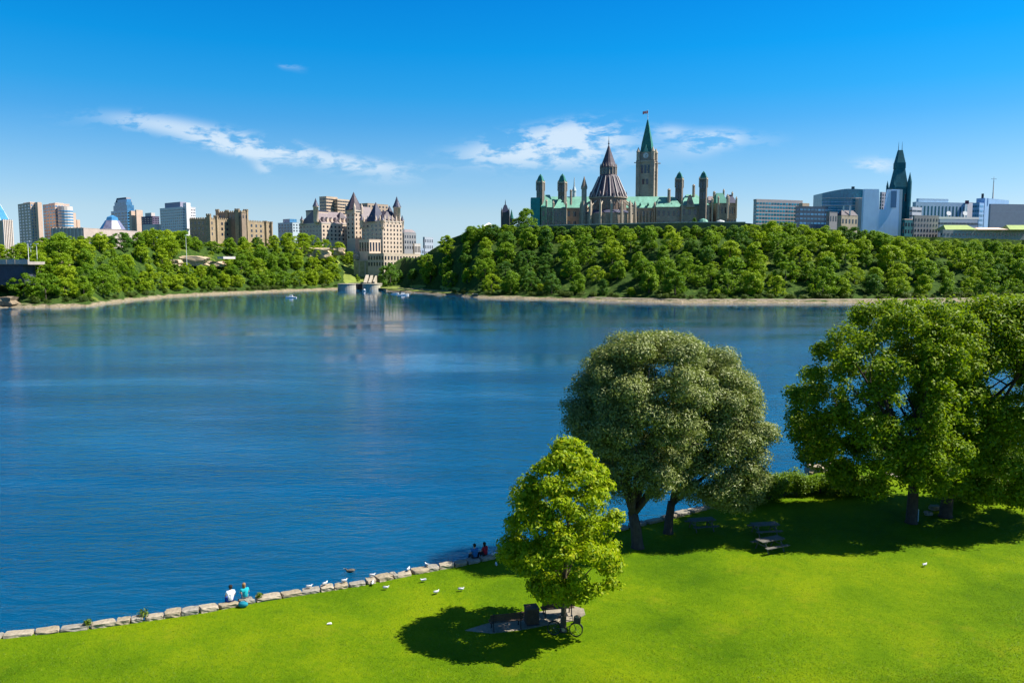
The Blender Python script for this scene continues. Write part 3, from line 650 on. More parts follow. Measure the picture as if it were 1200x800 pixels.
# terraces under it
def simple(name, label, cat, uc, u0, u1, Y, th, vt, m, rows=0, cl=0, cr=0, z0=None, rim=.5, wf=.45, hf=.5, gm=PANE, vb=None, parm=None, left=True, right=True):
    p4 = corner_plan(uc, u0, u1, Y, th); tt = bld(name, label, cat, p4); g0 = z0 if z0 is not None else tt.location.z
    tt.location.z = g0; block(tt, p4, g0, Z_(vt, Y), m, rim=rim, parm=parm)
    if rows: facade(tt, p4, Z_(vb, Y) if vb else g0 + 2, Z_(vt, Y) - .8, rows, cl, cr, wf, hf, gm, left, right)
    return tt, p4
t, p4 = simple('terrace_hall', 'low pale stone hall with tall windows at the chateau hotel foot', 'hall', 433, 421, 446.5, HY - 62, 40, 281, LIME, 1, 4, 4, 14, vb=296, wf=.55, hf=.75)
t, p4 = simple('colonnade_block', 'long low limestone colonnade stepping down to the locks below the hotel', 'building', 450, 431, 492, HY - 78, 30, 297.5, surf('weathered_limestone', (.44, .37, .28), .9, .25, .3), 2, 6, 12, 10, vb=313, wf=.5, hf=.62)
t, p4 = simple('grey_museum', 'grey stone block with tall dark windows beside the chateau hotel', 'building', 474, 470.5, 488, HY + 60, 35, 273, GREYST, 3, 2, 5, 20, vb=293)
MB().hip([p4[1], p4[2], p4[3], p4[0]], Z_(272.3, HY + 60) + .3, Z_(268.5, HY + 60), .6).build('roof', SLATEL, t)
t, p4 = simple('pale_annex', 'small pale annex with thin columns on the grey block flank', 'building', 486, 484, 493, HY + 10, 40, 286, PALE, 1, 2, 4, 18, vb=297, hf=.7)
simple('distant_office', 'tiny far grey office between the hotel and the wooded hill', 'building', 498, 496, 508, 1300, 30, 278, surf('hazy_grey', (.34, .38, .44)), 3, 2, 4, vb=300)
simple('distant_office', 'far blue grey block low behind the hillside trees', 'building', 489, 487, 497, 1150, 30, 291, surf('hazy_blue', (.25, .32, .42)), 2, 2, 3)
# tan stepped block behind the hotel
t, p4 = simple('tan_office', 'tan stepped office block rising behind the chateau hotel', 'building', 384, 376, 397, 930, 34, 230.5, TAN, 8, 3, 5, wf=.9, hf=.4, vb=262)
q4 = corner_plan(397, 392, 411, 936, 34); MB().prism(q4, 30, Z_(233, 936)).build('wing', TAN, t); q5 = corner_plan(412, 404, 424, 960, 34); MB().prism(q5, 30, Z_(238, 960)).build('low_wing', TAN, t)
facade(t, q4, Z_(262, 936), Z_(234, 936), 8, 2, 5, .9, .4)
t, p4 = simple('tan_department_block', 'broad tan flat-roofed block behind the hotel towers', 'building', 432, 421, 456, 920, 36, 238.5, surf('tan_brick', (.38, .29, .22), .9, .15), 5, 3, 6, vb=260)

# castle-like museum
CY = 800.0
p4 = corner_plan(246.5, 224, 320, CY, 24); t = bld('castellated_hall', 'long tan stone castellated hall with battlemented square towers', 'building', p4)
zc = lambda v: Z_(v, CY); ST = masonry('tan_castle_stone', (.40, .31, .20), (.24, .18, .115))
MB().prism(p4, 24, zc(257)).build('wall', ST, t); facade(t, p4, zc(277), zc(258), 3, 5, 13, .35, .5)
def merlons(pts, z, step=2.6, nm='battlement', par=None):
    q = MB()
    for a_, b__ in zip(pts, pts[1:] + pts[:1]):
        L = (b__ - a_).length; n = max(2, int(L / step)); d = (b__ - a_) / L; ang = math.atan2(d.y, d.x)
        for i in range(n):
            c_ = a_ + d * L * (i + .5) / n; w = L / n * .5; q.box(c_.x - w / 2, c_.x + w / 2, c_.y - .3, c_.y + .3, z, z + 1.3, ang, (c_.x, c_.y))
    base = MB().prism(spread_plan(pts, .3), z - .8, z - .01); base.add(q.v, q.f)
    return base.build(nm, ST, par or t)
merlons(p4, zc(257) + .81)
pk = corner_plan(285, 255, 292, CY + 20, 24); MB().prism(pk, 24, zc(247.5)).build('keep', surf('dark_tan_stone', (.25, .19, .14), .9, .2, .3), t); merlons(pk, zc(247.5) + .81)
facade(t, pk, zc(256), zc(248.5), 1, 8, 2, .3, .5)
for u, w, v in ((246.5, 4.2, 253), (255, 4, 254), (282, 7.5, 250), (312, 4.5, 256.5), (318.5, 4, 257), (257, 3.5, 245), (268, 3.5, 246.3), (280, 4.5, 245.2), (290, 4.5, 245.5)):
    k = (u - 246.5) / (320 - 246.5); q = p4[1].lerp(p4[2], max(0, min(1, k))) if v > 248 else pk[0].lerp(pk[1], max(0, min(1, (u - 255) / 30)))
    if v <= 248 and u > 286: q = pk[2]
    hw = w * M_(CY) / 2; x = X_(u, q.y); pt = [Vector((x - hw, q.y - hw)), Vector((x + hw, q.y - hw)), Vector((x + hw, q.y + hw)), Vector((x - hw, q.y + hw))]
    tw = MB().prism(pt, 24, zc(v)).build('tower', ST, t); merlons(pt, zc(v) + .81, 1.6, par=tw)

# far towers on the left
def tower_with_top(name, label, uc, u0, u1, Y, th, vt, m, rows, cl, cr, top=None, z0=None, gm=PANE, wf=.6, hf=.5, vb=None, tm=None, left=True, right=True):
    t_, p_ = simple(name, label, 'building', uc, u0, u1, Y, th, vt, m, rows, cl, cr, z0, .8, wf, hf, gm, vb, left=left, right=right)
    if top: roof_box(t_, p_, Z_(vt, Y) + .81, Z_(top, Y), .55, tm or m)
    return t_, p_
LYD = 1050.0
t, p4 = tower_with_top('apartment_tower', 'leftmost pinkish apartment tower with one sunlit side and one blue shaded side', 39.5, 25, 53, LYD, 42, 238, PINKC, 14, 4, 4, 236, gm=PANEB, vb=288, wf=.5)
MB().prism(corner_plan(48, 40, 52.5, LYD - 3, 42), 40, Z_(237, LYD)).build('balcony_stack', PINKC, t)
t, p4 = tower_with_top('apartment_tower', 'stepped apartment tower with curved balconies beside the pinkish tower', 68, 54, 85, LYD + 30, 40, 239, PINKC, 13, 4, 5, 237, gm=PANEB, vb=288, wf=.7)
MB().prism(corner_plan(87, 80, 92, LYD + 40, 40), 40, Z_(247, LYD)).build('stepped_wing', PINKC, t); MB().prism(corner_plan(93, 88, 96.5, LYD + 50, 40), 40, Z_(255, LYD)).build('low_stepped_wing', PINKC, t)
bx = X_(74, LYD + 22); MB().rings(bx, LYD + 34, [(9, 45), (9, Z_(240, LYD))], 16).build('curved_bay', PALE, t)
for k in range(12): MB().rings(bx, LYD + 34, [(9.3, Z_(285 - k * 3.5, LYD)), (9.3, Z_(283.4 - k * 3.5, LYD))], 16).build('balcony_band', PANEB, t)
# glass stepped tower
t, p4 = tower_with_top('glass_office_tower', 'dark blue glass office tower with slanting stepped top', 152, 133, 166, 980, 38, 247, PANEB, 8, 5, 4, z0=30, gm=PANE, vb=275, wf=.75)
for u0, uc, u1, v, k in ((136, 152, 160, 240, 0), (137.5, 151, 158, 236, 4), (141, 152, 157, 232.5, 8)):
    MB().prism(corner_plan(uc, u0, u1, 984 + k, 38), 30, Z_(v, 984)).build('setback', PANEB, t)
pz = corner_plan(152, 138.5, 158, 992, 38); MB().prism(pz, Z_(236, 992), Z_(231, 992), .8).build('sloping_crown', SLATEB, t)
for uc, u0, u1, v in ((160.5, 154, 162.5, 247), (165, 162.5, 168.5, 246)):
    MB().prism(corner_plan(uc - 4, u0, u1, 972, 38), 30, Z_(v, 972)).build('pale_pier', PINKC, t)
t, p4 = tower_with_top('small_office', 'dark purple brick office with pale lower floors between two taller towers', 181, 168, 189, 940, 36, 254, surf('purple_brick', (.12, .10, .16), .9, .2), 3, 4, 3, 249, vb=262, z0=30, tm=PALE)
MB().prism(corner_plan(184, 169, 192, 932, 36), 30, Z_(262.5, 932)).build('pale_base', PALE, t)
t, p4 = tower_with_top('white_office_tower', 'white office block with square window grid beside the castellated hall', 216, 190, 231.5, 900, 38, 243, WHITE, 8, 11, 8, z0=30, wf=.5, hf=.45, vb=270)
MB().prism(corner_plan(214, 196, 221.5, 905, 38), 60, Z_(236.5, 905)).build('plant_room', surf('lilac_panels', (.30, .29, .38), .7, .1), t); MB().prism(corner_plan(221, 217, 226, 900, 38), 60, Z_(237.5, 900)).build('lift_tower', WHITE, t)
# glass gallery
Y = 700; t, p4 = simple('glass_gallery', 'long low stone gallery with a faceted glass cone hall on its roof', 'museum', 100, 62, 176, Y, 10, 267.5, surf('pinkish_granite', (.42, .35, .32), .8, .15, .2), 0, z0=26)
for k in range(9):
    q = p4[0].lerp(p4[1], (k + .5) / 9); MB().box(q.x - .4, q.x + .4, q.y - .5, q.y + .5, 30, Z_(266.3, Y)).build('pilaster', PALE, t)
x, yq = X_(134, Y + 14), Y + 14
MB().rings(x, yq, [(10.5, Z_(268, Y)), (6.2, Z_(258.5, Y)), (5.8, Z_(257.5, Y))], 8, R(22)).build('glass_cone', glass('pinkish_glass', (.17, .17, .24), .2), t)
MB().rings(x, yq, [(5.0, Z_(257.5, Y) + .01), (4.2, Z_(253.5, Y)), (.6, Z_(251, Y))], 8, R(22)).build('lantern', PANEB, t)
# cropped hall on the far left
Y = 520; t, p4 = simple('beige_hall', 'beige stone hall with tall pilasters under a blue glass cone at the frame edge', 'museum', 6, -24, 18, Y, 22, 259, TAN, 0, z0=20)
for k in range(6):
    q = p4[1].lerp(p4[2], (k + .3) / 6); MB().box(q.x - .35, q.x + .35, q.y - .35, q.y + .35, 22, Z_(257, Y)).build('pilaster', PALE, t)
add_windows(t, wall_spots(p4[1], p4[2], Z_(285, Y), Z_(261, Y), 1, 6, .35, .8))
x = X_(-4, Y + 8); MB().rings(x, Y + 8, [(9.5, Z_(258.6, Y)), (6.5, Z_(246, Y)), (4.2, Z_(238, Y)), (.6, Z_(229, Y))], 8, R(10)).build('glass_cone', PANEB, t)
for k in range(8):
    an = R(10) + k * math.pi / 4; MB().tube([(x + 9.6 * math.cos(an), Y + 8 + 9.6 * math.sin(an), Z_(258.4, Y)), (x + 4.3 * math.cos(an), Y + 8 + 4.3 * math.sin(an), Z_(238, Y))], .16, 4).build('glazing_bar', WHITEP, t)
t, p4 = simple('blue_green_office', 'pale blue green office with a dark glass roof room left of the hotel', 'building', 344, 327, 357, 900, 36, 261, surf('pale_blue_concrete', (.42, .50, .55), .8, .1), 3, 5, 4, vb=272, z0=30)
MB().prism(corner_plan(341, 333, 349, 905, 36), 40, Z_(256.5, 905)).build('roof_room', PANEB, t)
simple('low_roof', 'thin flat grey roofed building seen between crowns on the bluff', 'building', 262, 255, 276, 560, 20, 301, PALE, 0, z0=24, rim=.3)

# ---------------------------------------------------------------- city on the right
t, p4 = simple('slab_office', 'wide beige office slab with teal window bands right of the clock tower', 'building', 884.5, 881, 938, 860, 70, 235, surf('beige_concrete', (.42, .37, .36), .8, .1, .2), 7, 1, 16, vb=266, z0=35, wf=.75, hf=.5, gm=PANET, rim=1.6)
MB().prism(corner_plan(938, 934, 946, 866, 68), 35, Z_(238, 866)).build('end_wing', TAN, t)
t, p4 = simple('dark_glass_office', 'dark blue glass office standing before the arched glass tower', 'building', 935, 930, 968, 830, 72, 242, glass('navy_glass', (.012, .035, .09), .15), 4, 1, 8, vb=264, z0=35, wf=.8, hf=.4, gm=PANEB, rim=.4)
# arched glass tower
Y = 900; t = thing('arched_glass_tower', 'blue glass office tower with a gently arched roof', 'building', (X_(985, Y), Y, 35))
a_ = MB(); n = 14; pts = []
for i in range(n + 1):
    u = 960.5 + 50 * i / n; k = i / n; v = 220 + (226.5 - 220) * (1 - k) ** 2 * 1.0 + 1.2 * max(0, k - .55) * 4; pts.append((X_(u, Y), Z_(v, Y)))
for dy in (0, 26): a_.v += [Vector((x, Y + dy, 35)) for x, z in pts] + [Vector((x, Y + dy, z)) for x, z in pts]
q = n + 1
for i in range(n): a_.f += [(i, i + 1, q + i + 1, q + i), (2 * q + i, 3 * q + i, 3 * q + i + 1, 2 * q + i + 1), (q + i, q + i + 1, 3 * q + i + 1, 3 * q + i)]
a_.f += [(0, q, 3 * q, 2 * q), (q - 1, 3 * q - 1, 4 * q - 1, 2 * q - 1)]
a_.build('wall', PANET, t)
for k, v in enumerate((232, 241)): MB().box(X_(960.5, Y) - .2, X_(1010.5, Y), Y - .5, Y - .02, Z_(v + .5, Y), Z_(v - .3, Y)).build('floor_band', PALE, t)
for k in range(6): MB().box(X_(960.5, Y), X_(1010.5, Y), Y - .18, Y - .02, Z_(238.5 - 3.1 * k + 14, Y), Z_(238.1 - 3.1 * k + 14, Y)).build('floor_line', BLUEW, t)
for k in range(13): u = 963 + 3.7 * k; MB().box(X_(u, Y) - .15, X_(u, Y) + .15, Y - .25, Y - .19, 36, Z_(227, Y)).build('mullion', PANEB, t)
MB().box(X_(998, Y), X_(1000.5, Y), Y + 6, Y + 9, Z_(222, Y), Z_(218, Y)).build('roof_vent', IRON, t)
MB().prism(front(1003, 1010.5, Y - 8, 8), 35, Z_(233, Y)).build('stair_core', PALE, t)
# grey concrete low buildings with chimneys
t, p4 = simple('concrete_house', 'small grey concrete house with a wedge wall among the treetops', 'building', 970, 966, 979, 720, 60, 249, surf('grey_concrete', (.23, .22, .23), .9, .2), 1, 1, 3, z0=34, vb=262)
t, p4 = simple('stone_house', 'stone house with steep grey roof and white chimney among the treetops', 'building', 984, 978, 1003, 740, 62, 253, SANDL, 1, 2, 5, z0=34, vb=264)
MB().hip([p4[1], p4[2], p4[3], p4[0]], Z_(252.4, 740) + .3, Z_(246, 740), .7, .3).build('roof', SLATE, t)
for u in (986, 993.5): x = X_(u, 745); MB().box(x - .5, x + .5, 744.5, 745.5, Z_(252, 745), Z_(241, 745)).build('chimney', WHITEP, t)
# pale blue notched slab
Y = 820; t = thing('notched_slab', 'tall pale blue windowless slab with a deep notch cut from its top', 'building', (X_(1032, Y), Y, 34))
q = MB(); U = [(1008.5, 272), (1009.5, 221.5), (1027.5, 221.5), (1028.5, 245.3), (1036.5, 245), (1039, 221.5), (1053, 221.5), (1053.5, 273)]
prof = [(X_(u, Y), max(34, Z_(v, Y)) if i not in (0, 7) else 34) for i, (u, v) in enumerate(U)]
for dy in (0, 4): q.v += [Vector((x, Y + dy + .12 * (x - prof[0][0]), z)) for x, z in prof]
n = len(prof); q.f = [tuple(range(n)), tuple(range(2 * n - 1, n - 1, -1))] + [(i, (i + 1) % n, n + (i + 1) % n, n + i) for i in range(n)]
q.build('wall', BLUEW, t)
yo = Y + .12 * (X_(1046, Y) - prof[0][0]); MB().box(X_(1042.5, Y), X_(1049, Y), yo - .62, yo - .1, Z_(243, Y), Z_(223, Y)).build('sunk_panel', surf('mid_blue_cladding', (.17, .27, .42), .5, .08), t)
yo = Y + .12 * (X_(1055, Y) - prof[0][0]); MB().box(X_(1053.4, Y), X_(1056.5, Y), yo, yo + 4, 34, Z_(221.5, Y)).build('white_edge', WHITE, t)
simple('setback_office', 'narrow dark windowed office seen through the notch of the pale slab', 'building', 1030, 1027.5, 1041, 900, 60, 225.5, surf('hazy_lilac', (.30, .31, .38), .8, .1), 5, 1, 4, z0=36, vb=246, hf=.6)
# dark gothic tower (right)
Y = 860; t = thing('dark_church_tower', 'tall dark teal gothic tower with steep tapering roof and twin masts', 'tower', (X_(1053, Y), Y, 36))
p = front(1043.5, 1062, Y, 15); c = sum(p, Vector((0, 0))) / 4
MB().prism(p, 36, Z_(221, Y)).build('shaft', TEALD, t); MB().prism(spread_plan(p, .6), Z_(221, Y) + .003, Z_(219, Y)).build('cornice', TEALD, t)
z0, z1, z2, z3 = Z_(219, Y) + .01, Z_(197, Y), Z_(190, Y), Z_(175, Y)
MB().prism([c + (x - c) * .86 for x in p], z0, z1, .60).build('lower_roof', TEALD, t)
MB().prism([c + (x - c) * .56 for x in p], z1 + .003, z2, .98).build('lantern', TEALD, t)
MB().prism([c + (x - c) * .52 for x in p], z2 + .003, z3, .45).build('upper_roof', TEALD, t)
for dx in (-1.9, 1.9): MB().tube([(c.x + dx, c.y, z3 - 1), (c.x + dx, c.y, Z_(165, Y))], [.35, .1], 5).build('mast', IRON, t)
for qx in p: MB().rings(qx.x, qx.y, [(1.4, 36), (1.4, Z_(217, Y)), (.1, Z_(210, Y))], 6).build('corner_turret', TEALD, t)
x = X_(1061.5, Y - 2); MB().rings(x, Y - 2, [(2.2, 36), (2.2, Z_(213, Y)), (.1, Z_(202, Y))], 8).build('stair_turret', TEALD, t)
for k in range(3):
    o = link('window', window_mesh(1.6, 8, PANE), None, t); o.location = Vector((c.x + (k - 1) * 4, Y - .06, Z_(236, Y))) - t.location
# ministries
t, p4 = simple('ribbed_office', 'pale blue grey office block with tall dark window slots', 'building', 1070, 1066, 1128, 900, 76, 237, surf('blue_grey_concrete', (.36, .50, .62), .8, .12, .2), 0, z0=36)
add_windows(t, wall_spots(p4[1], p4[2], Z_(262, 900), Z_(240, 900), 1, 14, .35, .9), TEALD)
roof_box(t, [x - Vector((8, 0)) for x in p4], Z_(237, 900) + .5, Z_(232.2, 900), .6, MATS['blue_grey_concrete'])
t, p4 = simple('white_striped_office', 'small white office with dark stripes left of the ribbed block', 'building', 1066, 1063, 1077, 840, 60, 243, surf('lilac_white', (.46, .47, .52), .7, .1), 3, 1, 2, z0=36, vb=262, wf=.9, hf=.35)
t, p4 = simple('grey_stone_block', 'grey stone block with paired windows in front of the ribbed office', 'building', 1069, 1067, 1097, 780, 75, 253.5, masonry('pale_grey_stone', (.36, .34, .33), (.24, .23, .23), var=.15), 4, 1, 8, z0=34, vb=279, wf=.4, hf=.5, rim=1)
t, p4 = simple('teal_house', 'dark teal narrow building with orange roof edge beside the pale slab', 'building', 1058, 1055.5, 1068, 800, 65, 258, TEALD, 2, 1, 3, z0=34, vb=275)
MB().prism(spread_plan(p4, .5), Z_(257.4, 800), Z_(256.4, 800)).build('roof_edge', PINKC, t)
t, p4 = simple('white_roofed_hall', 'low hall under a bright white flat roof with satellite dishes', 'building', 1099, 1096.5, 1143, 790, 78, 256.5, surf('blue_grey_panels', (.34, .41, .52), .7, .1), 2, 1, 10, z0=34, vb=275, wf=.9, hf=.25, rim=0)
MB().prism(spread_plan(p4, 1.2), Z_(256.5, 790) + .003, Z_(254, 790)).build('flat_roof', WHITEP, t)
for u in (1108, 1127):
    x = X_(u, 800); dz = Z_(254, 800); o = MB().rings(x, 800, [(.4, dz - .5), (.4, dz + 1.5)], 8).build('dish_stand', WHITEP, t)
    q = MB().rings(0, 0, [(2.3, .9), (1.6, .3), (.2, 0)], 14); mm = Matrix.Translation((x, 799.5, dz + 3)) @ Matrix.Rotation(R(70), 4, 'X'); q.v = [mm @ v for v in q.v]; q.build('dish', WHITEP, o)
t, p4 = simple('blue_glass_office', 'stepped blue glass office carrying a tall antenna mast', 'building', 1144, 1136, 1179, 880, 55, 238, surf('sky_blue_panels', (.26, .42, .64), .5, .12, .2), 5, 3, 8, z0=36, vb=266, wf=.8, hf=.45, gm=PANEB)
MB().prism(corner_plan(1150, 1140, 1178, 886, 55), 60, Z_(232, 886)).build('upper_floors', MATS['sky_blue_panels'], t)
x = X_(1159, 890); ms = MB().tube([(x, 890, Z_(233, 890)), (x, 890, Z_(214, 890)), (x, 890, Z_(207, 890))], [.7, .4, .12], 6).build('antenna_mast', PALE, t)
for dz in (210, 213): MB().box(x - 3 + (dz - 210), x + 3 - (dz - 210), 889.8, 890.2, Z_(dz, 890), Z_(dz - .4, 890)).build('antenna_arm', PALE, ms)
x = X_(1147, 890); MB().box(x - .8, x + .8, 889, 891, Z_(232, 890) - .5, Z_(227, 890)).build('roof_vent', IRON, t)
t, p4 = simple('brick_office', 'wide plain grey blue brick block with no windows at the frame edge', 'building', 1157, 1155, 1232, 850, 80, 239.5, BRICK, 0, z0=36)
MB().prism(spread_plan(p4, .35), Z_(248, 850), Z_(247.5, 850)).build('string_course', surf('pale_blue_trim', (.33, .37, .45)), t)
t, p4 = simple('white_tower_block', 'thin white windowless block with a small red topped crane behind', 'building', 1130, 1128.5, 1137, 920, 70, 237.5, WHITE, 0, z0=36)
MB().box(X_(1127.5, 915), X_(1131, 915), 914, 916, Z_(239, 915), Z_(235, 915)).build('crane_cab', surf('dull_red', (.22, .06, .08)), t)
t, p4 = simple('copper_court', 'broad low stone court building with yellow green copper roofs', 'building', 1103, 1100, 1215, 760, 80, 270, surf('grey_granite', (.33, .33, .32), .85, .15, .3), 2, 1, 26, z0=33, vb=285, wf=.45, hf=.35, rim=.8)
for u0, u1, v0, v1, m_ in ((1106, 1143, 269.3, 263, YGREEN), (1144, 1180, 269.3, 266, PINKC), (1181, 1212, 269.3, 263, YGREEN)):
    p_ = front(u0, u1, 762, 22); MB().hip(p_, Z_(v0, 760) + .3, Z_(v1, 760), .75).build('roof', m_, t)
for i in range(7):                                                # anonymous blocks a street further back
    u = [905, 950, 1090, 1120, 1165, 1195, 1225][i]; v = [252, 250, 246, 250, 250, 252, 250][i]
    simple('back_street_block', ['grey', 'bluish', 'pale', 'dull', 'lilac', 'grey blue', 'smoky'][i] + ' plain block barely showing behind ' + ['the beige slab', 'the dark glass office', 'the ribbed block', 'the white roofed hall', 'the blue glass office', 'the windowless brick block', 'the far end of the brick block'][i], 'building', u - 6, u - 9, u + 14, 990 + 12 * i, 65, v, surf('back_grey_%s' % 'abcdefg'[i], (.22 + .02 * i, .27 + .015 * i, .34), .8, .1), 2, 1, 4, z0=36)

# ================================================================== TREES
rg = np.random.default_rng(5)
def unit(v): return v / np.maximum(np.linalg.norm(v, axis=-1, keepdims=True), 1e-6)
def leaves(clumps, n, ln, wd, up=0.35, rand=0.7, shell=0.55, droop=0.0, rng=rg, top_bias=0.35):
    """diamond-shaped leaves scattered through ellipsoid clumps (cx, cy, cz, rx, ry, rz)"""
    C = np.asarray(clumps, float); w = C[:, 3] * C[:, 4]; idx = rng.choice(len(C), n, p=w / w.sum())
    d = unit(rng.normal(size=(n, 3)) + np.array([0, 0, top_bias])); rad = shell + (1 - shell) * rng.random(n) ** .6
    rad *= rng.choice([1.0, 1.0, 1.0, .6], n) * rng.normal(1, .10, n)
    P = C[idx, :3] + d * C[idx, 3:] * rad[:, None]
    nrm = unit(d * 1.15 + np.array([0, 0, up]) + rng.normal(size=(n, 3)) * rand)
    a = unit(np.cross(nrm, rng.normal(size=(n, 3)))); a[:, 2] -= droop; a = unit(a)
    b_ = unit(np.cross(nrm, a)); L = (ln * rng.uniform(.7, 1.3, n))[:, None]; Wd = (wd * rng.uniform(.7, 1.3, n))[:, None]
    fold = nrm * L * .12
    V = np.stack([P - a * L * .5, P + b_ * Wd * .5 + fold, P + a * L * .5, P - b_ * Wd * .5 + fold], 1)
    return V
def envelope_clumps(prof, n, rc, depth=1.0, rng=rg, inner=.3, flat=.75, yc=0.0):
    """clumps inside an outline: prof rows are (z, left, right) in metres from the trunk foot"""
    pr = np.array(prof); out = []; zmin, zmax = pr[:, 0].min(), pr[:, 0].max()
    tries = 0
    while len(out) < n and tries < n * 60:
        tries += 1
        z = rng.uniform(zmin, zmax); l, r = np.interp(z, pr[:, 0], pr[:, 1]), np.interp(z, pr[:, 0], pr[:, 2])
        hw = (r - l) / 2; cx = (r + l) / 2
        if rng.random() > hw / (pr[:, 2] - pr[:, 1]).max() * 2 + .12: continue
        q = rc * rng.uniform(.65, 1.3); rho = math.sqrt(rng.random()) if rng.random() < inner else rng.uniform(.75, 1.0)
        e = max(hw - q * .75, .1); an = rng.uniform(0, 2 * math.pi)
        if z > zmax - q * .6: z = zmax - q * .6
        out.append((cx + e * rho * math.cos(an), yc + e * depth * rho * math.sin(an), z, q * rng.uniform(.9, 1.25), q * rng.uniform(.9, 1.25), q * flat * rng.uniform(.85, 1.15)))
    return out
def limb(mbb, p0, p1, r0, r1, bend=.12, n=6, seg=6, rng=rnd):
    p0, p1 = Vector(p0), Vector(p1); L = (p1 - p0).length; off = Vector((rng.uniform(-1, 1), rng.uniform(-1, 1), rng.uniform(.2, 1))) * L * bend
    pts = [p0.lerp(p1, i / seg) + off * math.sin(math.pi * i / seg) for i in range(seg + 1)]
    mbb.tube(pts, [r0 + (r1 - r0) * (i / seg) ** .8 for i in range(seg + 1)], n); return pts

# ---- woods on the far bank: a few crown shapes, each tree an object with its own trunk and crown
FAR = {
    'dark green': leaf_mat('dark_wood_leaves', [(0.0, (0.032, 0.120, 0.014)), (0.5, (0.070, 0.190, 0.016)), (1.0, (0.120, 0.250, 0.018))], .4, per_object=.6),
    'mid green': leaf_mat('mid_wood_leaves', [(0.0, (0.105, 0.235, 0.008)), (0.5, (0.170, 0.310, 0.010)), (1.0, (0.245, 0.380, 0.014))], .45, per_object=.6),
    'yellow green': leaf_mat('bright_wood_leaves', [(0.0, (0.20, 0.33, 0.005)), (0.5, (0.29, 0.42, 0.008)), (1.0, (0.38, 0.49, 0.014))], .45, per_object=.6)}
FBARK = bark('far_bark', (0.09, 0.075, 0.06))
PROTO = {}
for tone, mt in FAR.items():
    PROTO[tone] = []
    for k in range(9):
        rg2 = np.random.default_rng(100 + k + len(tone))
        w = [.58, .64, .50, .68, .60, .52, .42, .72, .46][k]
        sh = [0, .1, -.12, .06, -.06, .12, -.1, 0, .14][k]; prof = [(.02, -w * .6, w * .55), (.2, -w * .9, w * .95), (.5, -w * (1 - sh), w * (1 + sh)), (.7, -w * .86 + sh * .4, w * .8 + sh * .4), (.85, -w * .55 + sh * .5, w * .6 + sh * .5), (1.0, -w * .15 + sh * .5, w * .2 + sh * .5)]
        cl = envelope_clumps(prof, [60, 74, 52, 70, 66, 48, 50, 76, 44][k], [.12, .10, .14, .11, .10, .15, .12, .10, .13][k], rng=rg2, inner=.35)
        V = leaves(cl, 5600, .052, .036, rng=rg2, rand=.7, shell=.35)
        crown = quads_mesh('crown', V, mt)
        tb = MB(); tb.tube([(0, 0, -.15), (.01, 0, .2), (0, .01, .55)], [.032, .026, .012], 6)
        PROTO[tone].append((crown, tb.mesh('trunk', FBARK)))
def far_tree(x, y, z, h, tone, name, label, cat, group, wide=1.0, k=None):
    r_ = thing(name, label, cat, (x, y, z), rnd.uniform(0, 6.28), group); k = rnd.randrange(9) if k is None else k
    cr, tr = PROTO[tone][k]; sc = (h * wide * rnd.uniform(.92, 1.1), h * wide * rnd.uniform(.92, 1.1), h)
    a_ = link('trunk', tr, None, r_); b_ = link('crown', cr, None, r_); a_.scale = sc; b_.scale = sc
    return r_
LINE_U = [-60, 0, 20, 45, 60, 80, 100, 130, 155, 180, 215, 232, 250, 262, 300, 340, 380, 410, 425, 440, 478, 490, 505, 520, 535, 548, 562, 600, 700, 870, 885, 905, 930, 948, 965, 990, 1015, 1050, 1100, 1150, 1200, 1260]
LINE_V = [288, 286, 285, 284, 273, 272, 268, 272, 272, 268, 268, 280, 284, 280, 277, 271, 276, 284, 293, 305, 312, 303, 293, 280, 266, 259, 263, 264.2, 264.2, 264, 263.5, 260, 259, 267, 267, 262, 268, 276, 283, 280, 287, 291]
def line_v(u): return float(np.interp(u, LINE_U, LINE_V))
placed = []
CLIFF = [(202, 262, 301, 311), (356, 388, 291, 301)]
def zone(u, frac):
    row = 'at the waterline' if frac < .22 else 'halfway up' if frac < .68 else 'near the top of'
    if u < 150: where = 'the bank by the stone bridge pier'
    elif u < 300: where = 'the bluff below the castellated hall'
    elif u < 440: where = 'the bluff below the chateau hotel'
    elif u < 620: where = 'the cliff end facing the canal locks'
    elif u < 760: where = 'the cliff under the round library'
    elif u < 900: where = 'the cliff right of the clock tower'
    elif u < 1030: where = 'the cliff below the arched glass tower'
    else: where = 'the cliff below the low court building'
    return row, where
